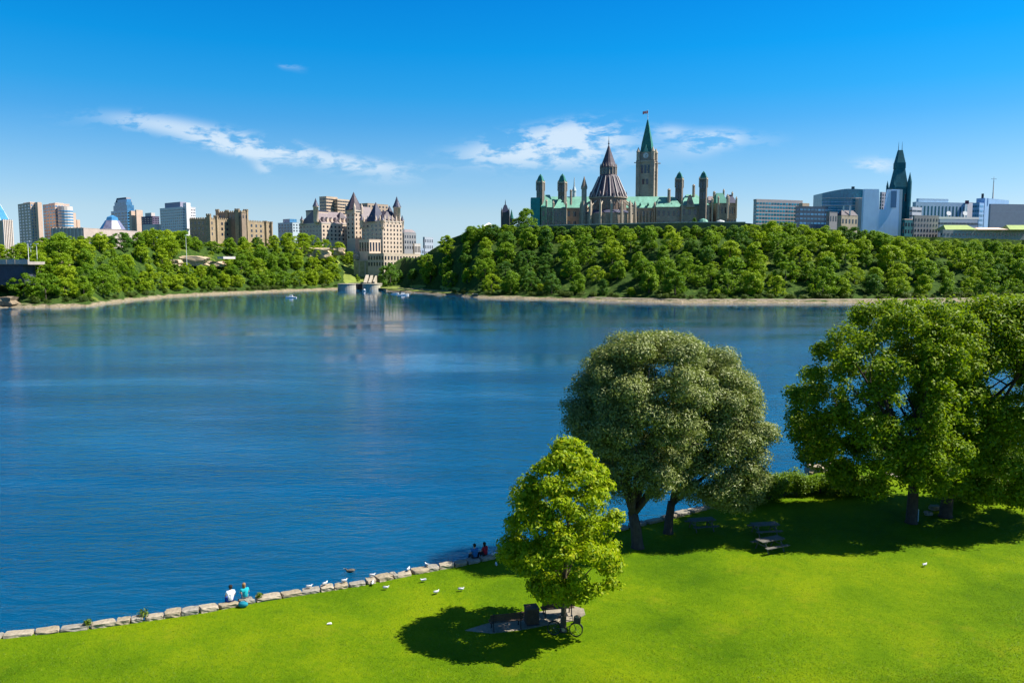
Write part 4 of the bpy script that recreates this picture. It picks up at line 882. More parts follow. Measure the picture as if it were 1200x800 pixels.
def plant(u, s, hmin, hmax, dmin, force=None):
    ysh = shore_y(u); Y = ysh + s; X = X_(u, Y); z = land_z(u, s) - .3
    if s < flat_w(u) + 3 or (394 < u < 446 and s < 82): return False
    D = float(np.interp(u, H_U, D_Z)); frac = min(s / D, 1.0)
    for (x2, y2) in placed:
        if (x2 - X) ** 2 + (y2 - Y) ** 2 < dmin * dmin: return False
    h = rnd.uniform(hmin, hmax); lim = Z_(line_v(u) + rnd.uniform(0, 1.5) + (rnd.random() ** 3) * -2.5, Y) - z
    h = min(h, lim)
    if h < 4.2: return False
    vt, vb = HOR - (z + h - CAM_Z) / Y * F, HOR - (z - CAM_Z) / Y * F
    for (a0, a1, b0, b1) in CLIFF:
        if a0 < u < a1 and vt + (vb - vt) * .25 < b1 and vb > b0 - 2:
            if s < 60: h = min(h, Z_(b1 + 1, Y) - z)
            if h < 3.2: return False
    nz = math.sin(u * .035 + 1.3) + math.sin(u * .083 + s * .06) + .8 * math.sin(s * .11 + u * .021)
    pr = rnd.gauss(0, .8) + nz * .45
    if u < 440: pr += .75
    if u > 880: pr += .5
    if 480 < u < 880: pr -= .25
    tone = force or ('yellow green' if pr > .6 else 'mid green' if pr > -.75 else 'dark green')
    row, where = zone(u, frac); wd = 1.0 if h > 8 else 1.15
    size = 'Tall' if h > 11.5 else 'Low' if h < 8.5 else 'Rounded'
    lab = f'{size} {tone} tree {row} {where}'
    far_tree(X, Y, z, h, tone, 'deciduous_tree', lab, 'tree', f'{size.lower()} {tone} trees {row} {where}', wd)
    placed.append((X, Y)); return True
def fill(u0, u1, rows, gap, hmin, hmax):
    for s in rows:
        u = u0 + rnd.uniform(0, 6)
        while u < u1:
            ok = plant(u, s + rnd.uniform(-3, 3), hmin, hmax, gap * .72)
            u += gap * rnd.uniform(.85, 1.2) / M_(shore_y(u) + s)
for i in range(91):                                              # the row along the cliff top comes first
    u = 548 + 7.4 * i + rnd.uniform(-1.5, 1.5); plant(u, float(np.interp(u, H_U, D_Z)) + rnd.uniform(0, 4), 10, 13, 4.6)
fill(482, 1225, (18, 33, 48, 63, 78), 13.2, 9, 16)
fill(22, 428, (19.5, 31, 43), 10.8, 9, 13.5)
fill(22, 428, (54, 68), 11.2, 9, 15)
fill(150, 415, (84, 100), 12, 9, 13)
fill(-30, 130, (95, 125), 14, 9, 12)
for i in range(2500):                                            # trees that close the gaps in the right-hand wood
    if len(placed) >= 290: break
    u = rnd.uniform(484, 570) if i % 3 == 0 else rnd.uniform(560, 1225); plant(u, rnd.uniform(flat_w(u) + 4, 84), 8.5, 13, 6.6)
HS = []
for i in range(3000):                                            # shrubby growth between the trees
    u = rnd.uniform(60, 425) if i % 2 else rnd.uniform(484, 1225); sd_ = rnd.uniform(18, 105) if i % 2 else rnd.uniform(16, 92)
    if i % 4 == 1 and not 75 < u < 265: continue
    if (392 < u < 450 and sd_ < 82) or sd_ < flat_w(u) + 3: continue
    Y = shore_y(u) + sd_; X = X_(u, Y); z = land_z(u, sd_) - .4
    if any((a - X) ** 2 + (b - Y) ** 2 < 16 for a, b in placed) or any((a - X) ** 2 + (b - Y) ** 2 < 12 for a, b in HS): continue
    h = rnd.uniform(3.2, 5.6)
    if Z_(line_v(u), Y) - z < h or any(a0 < u < a1 and b0 - 1 < HOR - (z + h * .6 - CAM_Z) / Y * F < b1 for a0, a1, b0, b1 in CLIFF): continue
    tone = rnd.choice(['mid green', 'yellow green', 'yellow green', 'dark green']); o = link('hillside_shrub', PROTO[tone][rnd.randrange(9)][0])
    o.location = (X, Y, z - h * .12); o.scale = (h * 1.25, h * 1.25, h); o.rotation_euler.z = rnd.uniform(0, 6)
    w = zone(u, .5)[1]; tag(o, f'{tone.capitalize()} shrub between the trees on {w}', 'shrub', f'{tone} shrubs on {w}'); HS.append((X, Y))
    if len(HS) >= 230: break
N_TREES = len(placed); 
# low bushes where bank and water meet
placed = []
BUSH = leaf_mat('bank_bush_leaves', [(0.0, (0.03, 0.07, 0.006)), (0.5, (0.07, 0.12, 0.012)), (1.0, (0.12, 0.16, 0.03))], .3, per_object=.6)
bp_ = []
for k in range(3):
    rg2 = np.random.default_rng(300 + k); cl = [(rg2.uniform(-.3, .3), rg2.uniform(-.3, .3), rg2.uniform(.3, .6), .35, .35, .32) for _ in range(8)]
    bp_.append(quads_mesh('foliage', leaves(cl, 700, .12, .08, rng=rg2), BUSH))
for i in range(150):
    u = rnd.uniform(30, 395) if i % 3 == 0 else rnd.uniform(530, 1200); s = rnd.uniform(7.5, 12)
    if 396 < u < 530: continue
    Y = shore_y(u) + s; o = link('shrub', bp_[i % 3]); o.location = (X_(u, Y), Y, land_z(u, s) - .2)
    h = rnd.uniform(1.6, 4.2); o.scale = (h * rnd.uniform(1, 1.5), h, h); o.rotation_euler.z = rnd.uniform(0, 6)
    w = 'left of the canal locks' if u < 440 else 'under the round library cliff' if u < 800 else 'along the pale stone embankment'
    sz = 'Low' if h < 2.6 else 'Taller'
    tag(o, f'{sz} scrubby green bush on the far beach {w}', 'shrub', f'{sz.lower()} bushes on the far beach {w}')
# single dark tree by the locks and a small one on the lock lawn
far_tree(X_(457, 655), 655, 2.2, 19, 'dark green', 'deciduous_tree', 'Dark rounded tree standing alone on the lawn beside the canal locks', 'tree', None, .95, 1)
far_tree(X_(508, 690), 690, 2.5, 12, 'dark green', 'deciduous_tree', 'Dark tree between the lock lawn and the wooded cliff end', 'tree', None, 1.1, 3)
far_tree(X_(419, 672), 672, 6, 6, 'mid green', 'deciduous_tree', 'Small green tree at the top of the lock steps', 'tree', None, .7, 2)
far_tree(X_(812, 578), 578, 45.3, 8, 'dark green', 'deciduous_tree', 'Small dark evergreen tree against the sandstone gable wall', 'tree', None, .6, 5)
far_tree(X_(617, 590), 590, 44, 17, 'mid green', 'deciduous_tree', 'Tree just left of the teal netting on the cliff top', 'tree', None, .9, 0)
far_tree(X_(604, 590), 590, 45.5, 8, 'yellow green', 'deciduous_tree', 'Low tree between the dark gothic tower and the teal netting', 'tree', None, .9, 4)

# ================================================================== SHORE STRUCTURES FAR SIDE
ROCKT = surf('tan_cliff_rock', (0.40, 0.31, 0.20), .95, .45, .25, bump=.6)
def rock(name, label, c, sx, sy, sz, m, seed, cat='rock', group=None, sub=3):
    """a broken, faceted outcrop with flat ledges"""
    bm = bmesh.new(); bmesh.ops.create_cube(bm, size=1); bmesh.ops.subdivide_edges(bm, edges=bm.edges, cuts=sub, use_grid_fill=True)
    q = random.Random(seed)
    for v in bm.verts:
        k = 1 - .22 * (v.co.x ** 2 + v.co.y ** 2 + v.co.z ** 2); st = round(v.co.z * 4) / 4
        v.co = Vector((v.co.x * k * sx * (1 + .16 * math.sin(9 * st + seed)), v.co.y * k * sy, v.co.z * sz)) + Vector((q.gauss(0, 1) * sx * .035, q.gauss(0, 1) * sy * .08, q.gauss(0, 1) * sz * .05))
    me = bpy.data.meshes.new(name); bm.to_mesh(me); bm.free(); me.materials.append(m)
    o = link(name, me); o.location = c; return tag(o, label, cat, group)
for i, (u, v, w, h, s, lb) in enumerate(((222, 305.5, 42, 10, 48, 'long layered tan cliff outcrop between treetops below the white office block'), (206, 308, 14, 7, 46, 'small tan rock ledge at the left end of the layered cliff'),
                                        (253, 309.5, 20, 6, 44, 'pale broken rock shelf low on the bluff under the castellated hall'), (371, 297, 36, 12, 62, 'grey tan rock face among trees below the chateau hotel'),
                                        (398, 295, 12, 8, 66, 'small pale rock knob right of the rock face below the hotel'), (70, 309, 16, 5, 42, 'thin pale rock shelf between willowy trees near the bridge pier'))):
    Y = shore_y(u) + s + 2; k = M_(Y); rock('rock_outcrop', lb, (X_(u, Y), Y, Z_(v, Y)), w * k, 9, h * k, ROCKT, i)

# canal locks
CONC = surf('lock_concrete', (.36, .34, .29), .9, .25, .3, streak=True); SPAL = surf('pale_step_stone', (.34, .30, .235), .9, .2, .4)
TURF = surf('lock_turf', (.15, .19, .03), .95, .4, .12)
LYK = 640.0
for u, lb, r in ((405, 'left round concrete bastion of the canal lock entrance', 8.6), (434, 'right round concrete bastion of the canal lock entrance', 8.6)):
    x = X_(u, LYK); t = thing('lock_bastion', lb, 'lock wall', (x, LYK, -1))
    MB().rings(x, LYK + 3, [(r * M_(LYK) * 1.25, -1), (r * M_(LYK) * 1.2, Z_(333.2, LYK))], 24).build('wall', CONC, t)
    MB().rings(x, LYK + 3, [(r * M_(LYK) * 1.26, Z_(333.2, LYK) + .003), (r * M_(LYK) * 1.26, Z_(332.4, LYK))], 24).build('coping', SPAL, t)
    MB().box(x - 4, x + 4, LYK + 8, LYK + 60, -1, Z_(333.5, LYK)).build('side_wall', CONC, t)
t = thing('lock_gate', 'dark timber lock gates closed between the two round bastions', 'gate', (X_(419, 650), 650, -1))
g0, g1 = X_(410, 650), X_(430, 650); gm = (g0 + g1) / 2; wood = surf('dark_wet_timber', (.018, .018, .02), .7, .3, 1)
for a_, b__ in ((g0, gm), (g1, gm)):
    q = MB(); q.add([(a_, 650, -1), (b__, 652, -1), (b__, 652.8, -1), (a_, 650.8, -1), (a_, 650, 4.4), (b__, 652, 4.4), (b__, 652.8, 4.4), (a_, 650.8, 4.4)], [(0, 1, 5, 4), (1, 2, 6, 5), (2, 3, 7, 6), (3, 0, 4, 7), (4, 5, 6, 7), (3, 2, 1, 0)]); q.build('gate_leaf', wood, t)
MB().box(g0 - 2, g1 + 2, 653, 653.6, 4.6, 5.0).build('walkway', CONC, t)
for u0, u1, v0, v1, lb in ((425.5, 429, 331, 322, 'wide pale stone stair ramp left of the lock steps'), (431, 434, 331, 322.5, 'pale stone stair ramp right of the lock steps'), (436.5, 438.5, 330, 323, 'narrow pale ramp beside the dark lock tree')):
    y0, y1 = 660, 690; t = MB(); a0, a1 = X_(u0, y0), X_(u1, y0); b0, b1 = X_(u0 + 3, y1), X_(u1 + 3, y1); z0, z1 = Z_(v0, y0), Z_(v1, y1)
    t.add([(a0, y0, 0), (a1, y0, 0), (b1, y1, 0), (b0, y1, 0), (a0, y0, z0), (a1, y0, z0), (b1, y1, z1), (b0, y1, z1)], [(0, 1, 5, 4), (1, 2, 6, 5), (2, 3, 7, 6), (3, 0, 4, 7), (4, 5, 6, 7), (3, 2, 1, 0)])
    tag(t.build('stone_ramp', SPAL), lb, 'ramp')
Y = 712; t = thing('retaining_wall', 'vine streaked stone retaining wall rising behind the canal locks', 'wall', (X_(434, Y), Y, 8))
MB().box(X_(414.5, Y), X_(450, Y), Y, Y + 6, 4, Z_(306, Y)).build('wall', surf('vine_streaked_stone', (.26, .25, .13), .95, .55, .35, streak=True), t)
MB().box(X_(414, Y), X_(450.5, Y), Y - .3, Y + 6.3, Z_(306, Y) + .003, Z_(305, Y)).build('coping', SPAL, t)
for u, w in ((421, .5), (428, .6), (434, .5), (441, .6)): x = X_(u, Y); MB().box(x - w, x + w, Y - .5, Y, 4, Z_(307, Y)).build('pier', SPAL, t)
for i, (u, v, w, h) in enumerate(((418, 300, 8, 8), (429, 300.5, 6, 6))):
    Y = 728; rock('boulder', ['large pale boulder above the retaining wall by the locks', 'smaller pale boulder right of the large one above the retaining wall'][i], (X_(u, Y), Y, Z_(v, Y)), w * M_(Y), 5, h * M_(Y), SPAL, 40 + i)
# lawn, path and quay right of the locks
def sheet(name, pts, m, label, cat, lift=.0):
    q = MB(); n = len(pts); q.add([(*p[:2], p[2]) for p in pts] + [(p[0], p[1], p[2] - 1.2) for p in pts], [tuple(range(n)), tuple(range(2 * n - 1, n - 1, -1))] + [(i, n + i, n + (i + 1) % n, (i + 1) % n) for i in range(n)])
    return tag(q.build(name, m), label, cat, kind='structure')
def U3(u, Y, z): return (X_(u, Y), Y, z)
def turf_patch(name, u0, u1, s0, s1, m, label, cat, lift=.12):
    q = MB(); nu, nv = 14, 12
    for i in range(nu + 1):
        u = u0 + (u1 - u0) * i / nu
        for j in range(nv + 1):
            a_, b__ = (s0(u), s1(u)); sd_ = a_ + (b__ - a_) * j / nv; Y = shore_y(u) + sd_; q.v.append(Vector((X_(u, Y), Y, land_z(u, sd_) + lift)))
    for i in range(nu):
        for j in range(nv): a_ = i * (nv + 1) + j; q.f.append((a_, a_ + nv + 1, a_ + nv + 2, a_ + 1))
    return tag(q.build(name, m, smooth=True), label, cat, kind='structure')
turf_patch('lock_lawn', 447, 552, lambda u: 4.5, lambda u: flat_w(u) + 6, TURF, 'sunlit grass by the canal locks', 'lawn')
turf_patch('lock_slope', 395, 447, lambda u: 7, lambda u: 80, TURF, 'grass slope beside the lock steps', 'lawn')
turf_patch('shore_path', 466, 560, lambda u: flat_w(u) * .62, lambda u: flat_w(u) * .62 + 3, SPAL, 'pale path along the lock lawn', 'path', .2)
q = MB(); n = 0
qp = [(443, 622), (470, 600), (500, 572), (521, 551)]
for (u0, y0), (u1, y1) in zip(qp, qp[1:]):
    a_, b__ = Vector((X_(u0, y0), y0, 0)), Vector((X_(u1, y1), y1, 0)); d = (b__ - a_).normalized(); nn_ = Vector((-d.y, d.x, 0)) * 1.4
    q.add([(*p.xy, z) for z in (-1, 1.75) for p in (a_, b__, b__ + nn_, a_ + nn_)], [(0, 1, 5, 4), (1, 2, 6, 5), (2, 3, 7, 6), (3, 0, 4, 7), (4, 5, 6, 7), (3, 2, 1, 0)])
tag(q.build('quay_wall', surf('dark_quay_stone', (.06, .055, .05), .9, .3, .5)), 'low dark quay wall along the lock lawn', 'wall')
# bridge deck and pier on the left
Y = 388; t = thing('road_bridge', 'grey road bridge end with pale parapet above a dark steel underside', 'bridge', (X_(8, Y), Y, 0))
MB().box(X_(-60, Y), X_(33, Y), Y, Y + 14, Z_(310, Y), Z_(306.5, Y)).build('deck', surf('bridge_concrete', (.34, .30, .26), .9, .2, .4), t)
MB().box(X_(-60, Y), X_(33.3, Y), Y - .4, Y - .01, Z_(309.5, Y), Z_(304.2, Y)).build('parapet', surf('pale_bridge_concrete', (.42, .36, .30), .9, .2, .4), t)
MB().box(X_(-60, Y), X_(24, Y), Y + 2, Y + 12, Z_(334, Y), Z_(310, Y) - .01).build('girder', surf('dark_steel', (.05, .06, .085), .6, .3, .3), t)
for k in range(8): x = X_(-52 + 10 * k, Y); MB().box(x - .15, x + .15, Y - .6, Y - .41, Z_(309.4, Y), Z_(304, Y)).build('parapet_post', SPAL, t)
Y = 376; t = rock('bridge_pier', 'tan broken stone pier foot under the dark bridge girder', (X_(2, Y), Y, 1.6), 12, 7, 6, surf('dark_tan_rock', (.20, .155, .10), .95, .4, .4), 77, 'pier')
Y = 396
for i, (u, m_) in enumerate(((14, surf('silver_paint', (.5, .5, .52), .3, .05)), (27, WHITEP))):
    x = X_(u, Y); z = Z_(306.5, Y); t = thing('parked_car', ['silver car on the bridge deck nearer the frame edge', 'white car on the bridge deck nearer the trees'][i], 'car', (x, Y, z))
    MB().prism([(x - 2.1, Y - .85), (x + 2.1, Y - .85), (x + 2.1, Y + .85), (x - 2.1, Y + .85)], z + .35, z + .9, .96).build('body', m_, t, bevel=.1)
    MB().prism([(x - 1.2, Y - .78), (x + 1.0, Y - .78), (x + 1.0, Y + .78), (x - 1.2, Y + .78)], z + .903, z + 1.45, .74).build('cabin', PANE, t)
    for sx in (-1.3, 1.3):
        for sy in (-.86, .66):
            w = MB().rings(0, 0, [(.33, 0), (.33, .2)], 12); w.v = [Vector((x + sx + v.x, Y + sy + v.z, z + .33 + v.y)) for v in w.v]; w.build('wheel', IRON, t)
for i, (u, v0, v1, Y, lb) in enumerate(((219, 276, 300, 540, 'white lamp post standing in front of the castellated hall'), (34, 283, 306, 400, 'pale lamp post at the bridge end, nearest the trees'), (44, 286, 306, 410, 'pale lamp post right of the bridge end among crowns'), (37, 290, 306, 420, 'shorter pale lamp post behind the bridge parapet'))):
    x = X_(u, Y); t = thing('lamp_post', lb, 'lamp post', (x, Y, Z_(v1, Y) - 6))
    MB().tube([(x, Y, Z_(v1, Y) - 6), (x, Y, Z_(v0, Y))], [.18, .1], 6).build('pole', WHITEP, t)
    MB().box(x - .9, x + .9, Y - .25, Y + .25, Z_(v0, Y), Z_(v0, Y) + .3).build('lamp_head', WHITEP, t)
Y = shore_y(900) + 5; q = MB()
for k in range(26):                                              # pale stone embankment on the right
    u0, u1 = 690 + 20 * k, 710 + 20 * k
    ya, yb = shore_y(u0) + 3.2, shore_y(u1) + 3.2
    q.add([(X_(u0, ya), ya, .1), (X_(u1, yb), yb, .1), (X_(u1, yb + 2), yb + 2, 1.7), (X_(u0, ya + 2), ya + 2, 1.7), (X_(u1, yb + 5), yb + 5, 1.8), (X_(u0, ya + 5), ya + 5, 1.8)], [(0, 1, 2, 3), (3, 2, 4, 5)])
tag(q.build('embankment', surf('embankment_stone', (.22, .185, .13), .95, .5, .9, bump=.5)), 'pale rubble embankment with path along the far shore', 'embankment', kind='structure')

# ---------------------------------------------------------------- boats
HULL = surf('boat_white', (.75, .76, .78), .35, .04)
def boat(label, u, v, L, rz, cabin=True):
    p = on_z(u, v, 0); t = thing('motorboat', label, 'boat', (0, 0, 0)); w = L * .17
    q = MB(); n = 7; pr = []
    for i in range(n):
        k = i / (n - 1); x = -L / 2 + L * k; hw = w * (1 - max(0, k - .45) ** 2 * 3.1); pr.append((x, max(hw, .05), .55 + .35 * k))
    for x, hw, h in pr: q.v += [Vector((x, -hw, h)), Vector((x, -hw * .7, -.2)), Vector((x, hw * .7, -.2)), Vector((x, hw, h)), Vector((x, hw * .8, h - .12)), Vector((x, -hw * .8, h - .12))]
    for i in range(n - 1):
        for j in range(6): a_, b__ = 6 * i + j, 6 * i + (j + 1) % 6; q.f.append((a_, b__, b__ + 6, a_ + 6))
    q.f += [tuple(range(5, -1, -1)), tuple(6 * (n - 1) + j for j in range(6))]
    q.build('hull', HULL, t)
    if cabin:
        c_ = MB().prism([(-L * .18, -w * .62), (L * .14, -w * .62), (L * .14, w * .62), (-L * .18, w * .62)], .6, 1.75, .85).build('cabin', HULL, t)
        MB().box(-L * .15, L * .10, -w * .585, w * .585, 1.15, 1.55).build('window', PANE, c_)
    else: MB().prism([(0, -w * .6), (L * .08, -w * .6), (L * .08, w * .6), (0, w * .6)], .6, 1.2, .8).build('windshield', PANE, t)
    MB().box(-L * .5, -L * .5 + .45, -.2, .2, .1, 1.0).build('engine', IRON, t)
    t.location = (p.x, p.y, 0); t.rotation_euler.z = rz; return t
boat('white cabin cruiser moving alone on the open river', 341, 349, 6.5, R(185)); boat('small white boat leaving the lock gates', 427, 341.2, 5.5, R(-60))
boat('larger white cruiser moored off the dark quay wall', 472.5, 346, 7.5, R(15)); boat('low open white boat just left of the moored cruiser', 463, 344.6, 5, R(5), False)

# ================================================================== NEAR TREES
def px_prof(rows, u0, vb, Y):
    """outline rows (row of picture, left, right) turned into metres about a trunk foot at distance Y"""
    k = M_(Y) * 1.005; return sorted([((vb - v) * k, (l - u0) * k, (r - u0) * k) for v, l, r in rows])
BARK1 = bark('young_bark', (.10, .075, .05)); BARK2 = bark('dark_bark', (.055, .045, .038))
# young lime green tree by the benches
f = on_z(660, 738, LZ); Yt = f.y
LIMEL = leaf_mat('lime_leaves', [(0, (0.19, 0.31, 0.002)), (.45, (0.29, 0.41, 0.003)), (.8, (0.39, 0.47, 0.004)), (1, (0.49, 0.51, 0.006))], .55)
t = thing('young_tree', 'young lime green tree shading the park benches on the lawn', 'tree', (f.x, f.y, lawn_z(f.x, f.y)))
prof = px_prof([(690, 640, 684), (682, 612, 716), (668, 594, 732), (648, 580, 739), (625, 572, 740), (603, 575, 740), (585, 588, 735), (565, 600, 726), (545, 610, 716), (525, 628, 698), (508, 642, 686), (498, 656, 674)], 660, 738, Yt)
cl = envelope_clumps(prof, 165, .58, inner=.3, flat=.65, rng=np.random.default_rng(24))
V = leaves(cl, 34000, .23, .11, up=.5, rand=.5, droop=.55, shell=.45, rng=np.random.default_rng(22))
link('crown', quads_mesh('crown', V, LIMEL), None, t)
tb = MB(); top = Vector((.25, .1, 6.2)); tb.tube([(0, 0, -.3), (0, 0, .15), (.02, 0, 1.2), (.06, .02, 2.6), (.15, .05, 4.2), top], [.26, .17, .14, .125, .10, .05], 10)
o = link('trunk', tb.mesh('trunk', BARK1, smooth=True), None, t); base_b = [(.05, .02, z) for z in (1.7, 2.0, 2.3, 2.6, 3.0, 3.4, 3.8, 4.3, 4.8, 5.2)]
for i, b0 in enumerate(base_b):
    c_ = cl[(i * 13) % len(cl)]; q = MB(); an = i * 2.4; tgt = (math.cos(an) * 2.1, math.sin(an) * 2.1, b0[2] + 1.5 + rnd.uniform(0, 1)); limb(q, (b0[0] + (b0[2] - 1.7) * .03, b0[1], b0[2]), tgt, .055, .015, n=6); link('branch', q.mesh('branch', BARK1, smooth=True), None, t)

# two silvery trees by the water
SILV = leaf_mat('silver_leaves', [(0, (0.11, 0.15, 0.03)), (.4, (0.18, 0.22, 0.05)), (.75, (0.24, 0.28, 0.075)), (1, (0.31, 0.345, 0.12))], .3, rough=.5, spec=.35)
def big_tree(name, label, u0, vb, rows, m, barkm, nclump, rc, nleaf, ln, wd, tr, lean, seed, limbs, depth=.95, flat=.75, droop=.25, dy=0, group=None, shell=.6, rand=.5, yc=0, inner=.35, fk=.26):
    f = on_z(u0, vb, LZ); t_ = thing(name, label, 'tree', (f.x, f.y, lawn_z(f.x, f.y)), 0, group)
    pr = px_prof(rows, u0, vb, f.y); q_ = np.random.default_rng(seed); cl_ = envelope_clumps(pr, nclump, rc, depth, q_, inner, flat, yc)
    link('crown', quads_mesh('crown', leaves(cl_, nleaf, ln, wd, rng=q_, droop=droop, shell=shell, rand=rand), m), None, t_)
    b_ = MB(); H = max(p[0] for p in pr); fork = H * fk
    b_.tube([(0, 0, -.4), (0, 0, .2), (lean[0] * .3, lean[1] * .3, fork * .5), (lean[0], lean[1], fork)], [tr * 1.7, tr * 1.12, tr, tr * .92], 12)
    link('trunk', b_.mesh('trunk', barkm, smooth=True), None, t_)
    q2 = random.Random(seed)
    for i in range(limbs):
        an = 2 * math.pi * i / limbs + q2.uniform(-.3, .3); hz = q2.uniform(.5, .88) * H; l, r = np.interp(hz, [p[0] for p in pr], [p[1] for p in pr]), np.interp(hz, [p[0] for p in pr], [p[2] for p in pr])
        x = (l + r) / 2 + (r - l) / 2 * .7 * math.cos(an); y = yc + (r - l) / 2 * .7 * depth * math.sin(an); z0 = fork * q2.uniform(.82, 1.0); s0 = Vector(lean + (0,)) * (z0 / fork); s0.z = z0
        lm = MB(); pts = limb(lm, s0, (x, y, hz), tr * .55, tr * .08, .1, 8, 8, q2)
        lo = link('limb', lm.mesh('limb', barkm, smooth=True), None, t_)
        for k in (4, 5, 6):
            bm2 = MB(); p = pts[k]; limb(bm2, p, p + Vector((q2.uniform(-1.6, 1.6), q2.uniform(-1.6, 1.6), q2.uniform(.6, 1.8))), tr * .2, .02, .1, 5, 4, q2); link('branch', bm2.mesh('branch', barkm, smooth=True), None, lo)
    return t_
big_tree('silver_tree', 'silver green broad tree behind the young lime green tree, with the thicker trunk', 747, 641,
         [(572, 700, 790), (560, 694, 800), (540, 690, 815), (515, 676, 825), (490, 652, 830), (470, 653, 835), (445, 664, 838), (425, 672, 836), (405, 688, 828), (392, 708, 815), (383, 738, 792)],
         SILV, BARK2, 230, .9, 135000, .21, .078, .36, (-.35, .1), 31, 11, fk=.17)
big_tree('silver_tree', 'silver green tree leaning over the water, nearest the shoreline hedge', 783, 624,
         [(590, 850, 892), (575, 800, 897), (560, 760, 902), (540, 770, 908), (515, 772, 910), (490, 776, 909), (465, 780, 898), (445, 785, 888), (428, 790, 876), (412, 805, 866), (400, 815, 850)],
         SILV, BARK2, 200, .9, 115000, .21, .078, .30, (.25, .2), 32, 10, fk=.17)
# dark maples on the right
MAPL = leaf_mat('maple_leaves', [(0, (0.080, 0.165, 0.003)), (.45, (0.150, 0.250, 0.004)), (.8, (0.225, 0.320, 0.005)), (1, (0.31, 0.39, 0.006))], .48)
big_tree('maple_tree', 'big dark green maple with a straight trunk left of its twin', 1068, 612,
         [(566, 985, 1110), (555, 945, 1125), (535, 926, 1130), (515, 912, 1132), (490, 906, 1135), (465, 910, 1138), (440, 920, 1140), (420, 935, 1140), (400, 950, 1138), (380, 970, 1134), (362, 992, 1126), (348, 1030, 1110)],
         MAPL, BARK2, 340, .8, 74000, .27, .14, .36, (.1, 0), 41, 10, droop=.1, flat=.95, shell=.45, rand=.7, inner=.15)
big_tree('maple_tree', 'big dark green maple cut by the frame edge, behind the straight trunk', 1108, 605,
         [(570, 1080, 1235), (555, 1070, 1250), (530, 1062, 1262), (500, 1060, 1270), (470, 1062, 1272), (440, 1066, 1268), (415, 1072, 1258), (390, 1085, 1245), (368, 1100, 1225), (350, 1125, 1195), (343, 1140, 1170)],
         MAPL, BARK2, 430, .9, 98000, .27, .14, .40, (.4, .1), 42, 10, droop=.1, flat=.95, shell=.45, rand=.7, inner=.15)
# bushes along the near shore
HEDGE = leaf_mat('hedge_leaves', [(0, (0.06, 0.135, 0.003)), (.5, (0.12, 0.215, 0.005)), (1, (0.19, 0.28, 0.008))], .35)
def bush(label, u, v, w, h, d, seed, n=5200, m=None, group=None):
    f = on_z(u, v, LZ); q_ = np.random.default_rng(seed); t_ = thing('shoreline_bush', label, 'bush', (f.x, f.y, lawn_z(f.x, f.y) if f.y < edge_y(f.x) else LZ - .3), 0, group)
    cl_ = [(q_.uniform(-.5, .5) * w, q_.uniform(-.5, .5) * d, q_.uniform(.25, .72) * h, w * .16 + .18, d * .16 + .18, h * .3) for _ in range(22)]
    link('foliage', quads_mesh('foliage', leaves(cl_, n, .17, .10, rng=q_, shell=.3), m or HEDGE), None, t_)
    for k in range(4):
        q = MB(); limb(q, (q_.uniform(-.3, .3) * w, q_.uniform(-.2, .2) * d, -.1), (q_.uniform(-.4, .4) * w, q_.uniform(-.4, .4) * d, h * .75), .05, .015, n=5, seg=4); link('stem', q.mesh('stem', BARK2), None, t_)
    return t_
for i, (u, v, w, h, d, lb) in enumerate(((868, 588, 3.0, 1.7, 2.2, 'dark low bush at the end of the stone edging under the silvery crown'), (893, 585, 3.4, 2.0, 2.4, 'bright leafy bush at the water between silvery tree and dark maple'),
        (918, 580, 3.4, 1.9, 2.4, 'rounded bush in the shoreline hedge, second from the silvery tree'), (942, 577, 3.4, 1.9, 2.4, 'bush in the shoreline hedge just before the maple shade'), (966, 578, 3.2, 1.8, 2.2, 'shaded bush in the shoreline hedge beside the timber rail'),
        (990, 579, 3.2, 1.7, 2.2, 'dark bush in front of the timber rail fence'), (1014, 578, 2.6, 1.4, 2.0, 'small dark bush at the end post of the timber rail'),
        (1135, 586, 3.6, 2.2, 2.6, 'leafy bush right of the rear maple trunk'), (1160, 582, 3.6, 2.3, 2.6, 'sunlit bush between rear maple trunk and frame edge'), (1185, 580, 3.6, 2.4, 2.6, 'tall bush under the maple at the frame edge'), (1210, 584, 3.8, 2.3, 2.6, 'bush cut by the frame edge under the maple'),
        (1120, 560, 4.4, 2.6, 3, 'bright bush glimpsed between the two maple trunks'), (1170, 552, 5, 3.0, 3, 'bright bush behind the frame edge bushes'), (1045, 541, 4.2, 2.6, 3, 'sunlit yellow green bush behind the timber rail'), (1082, 545, 4.2, 2.8, 3, 'sunlit bush behind the straight maple trunk'))):
    bush(lb, u, v, w, h, d, 60 + i)

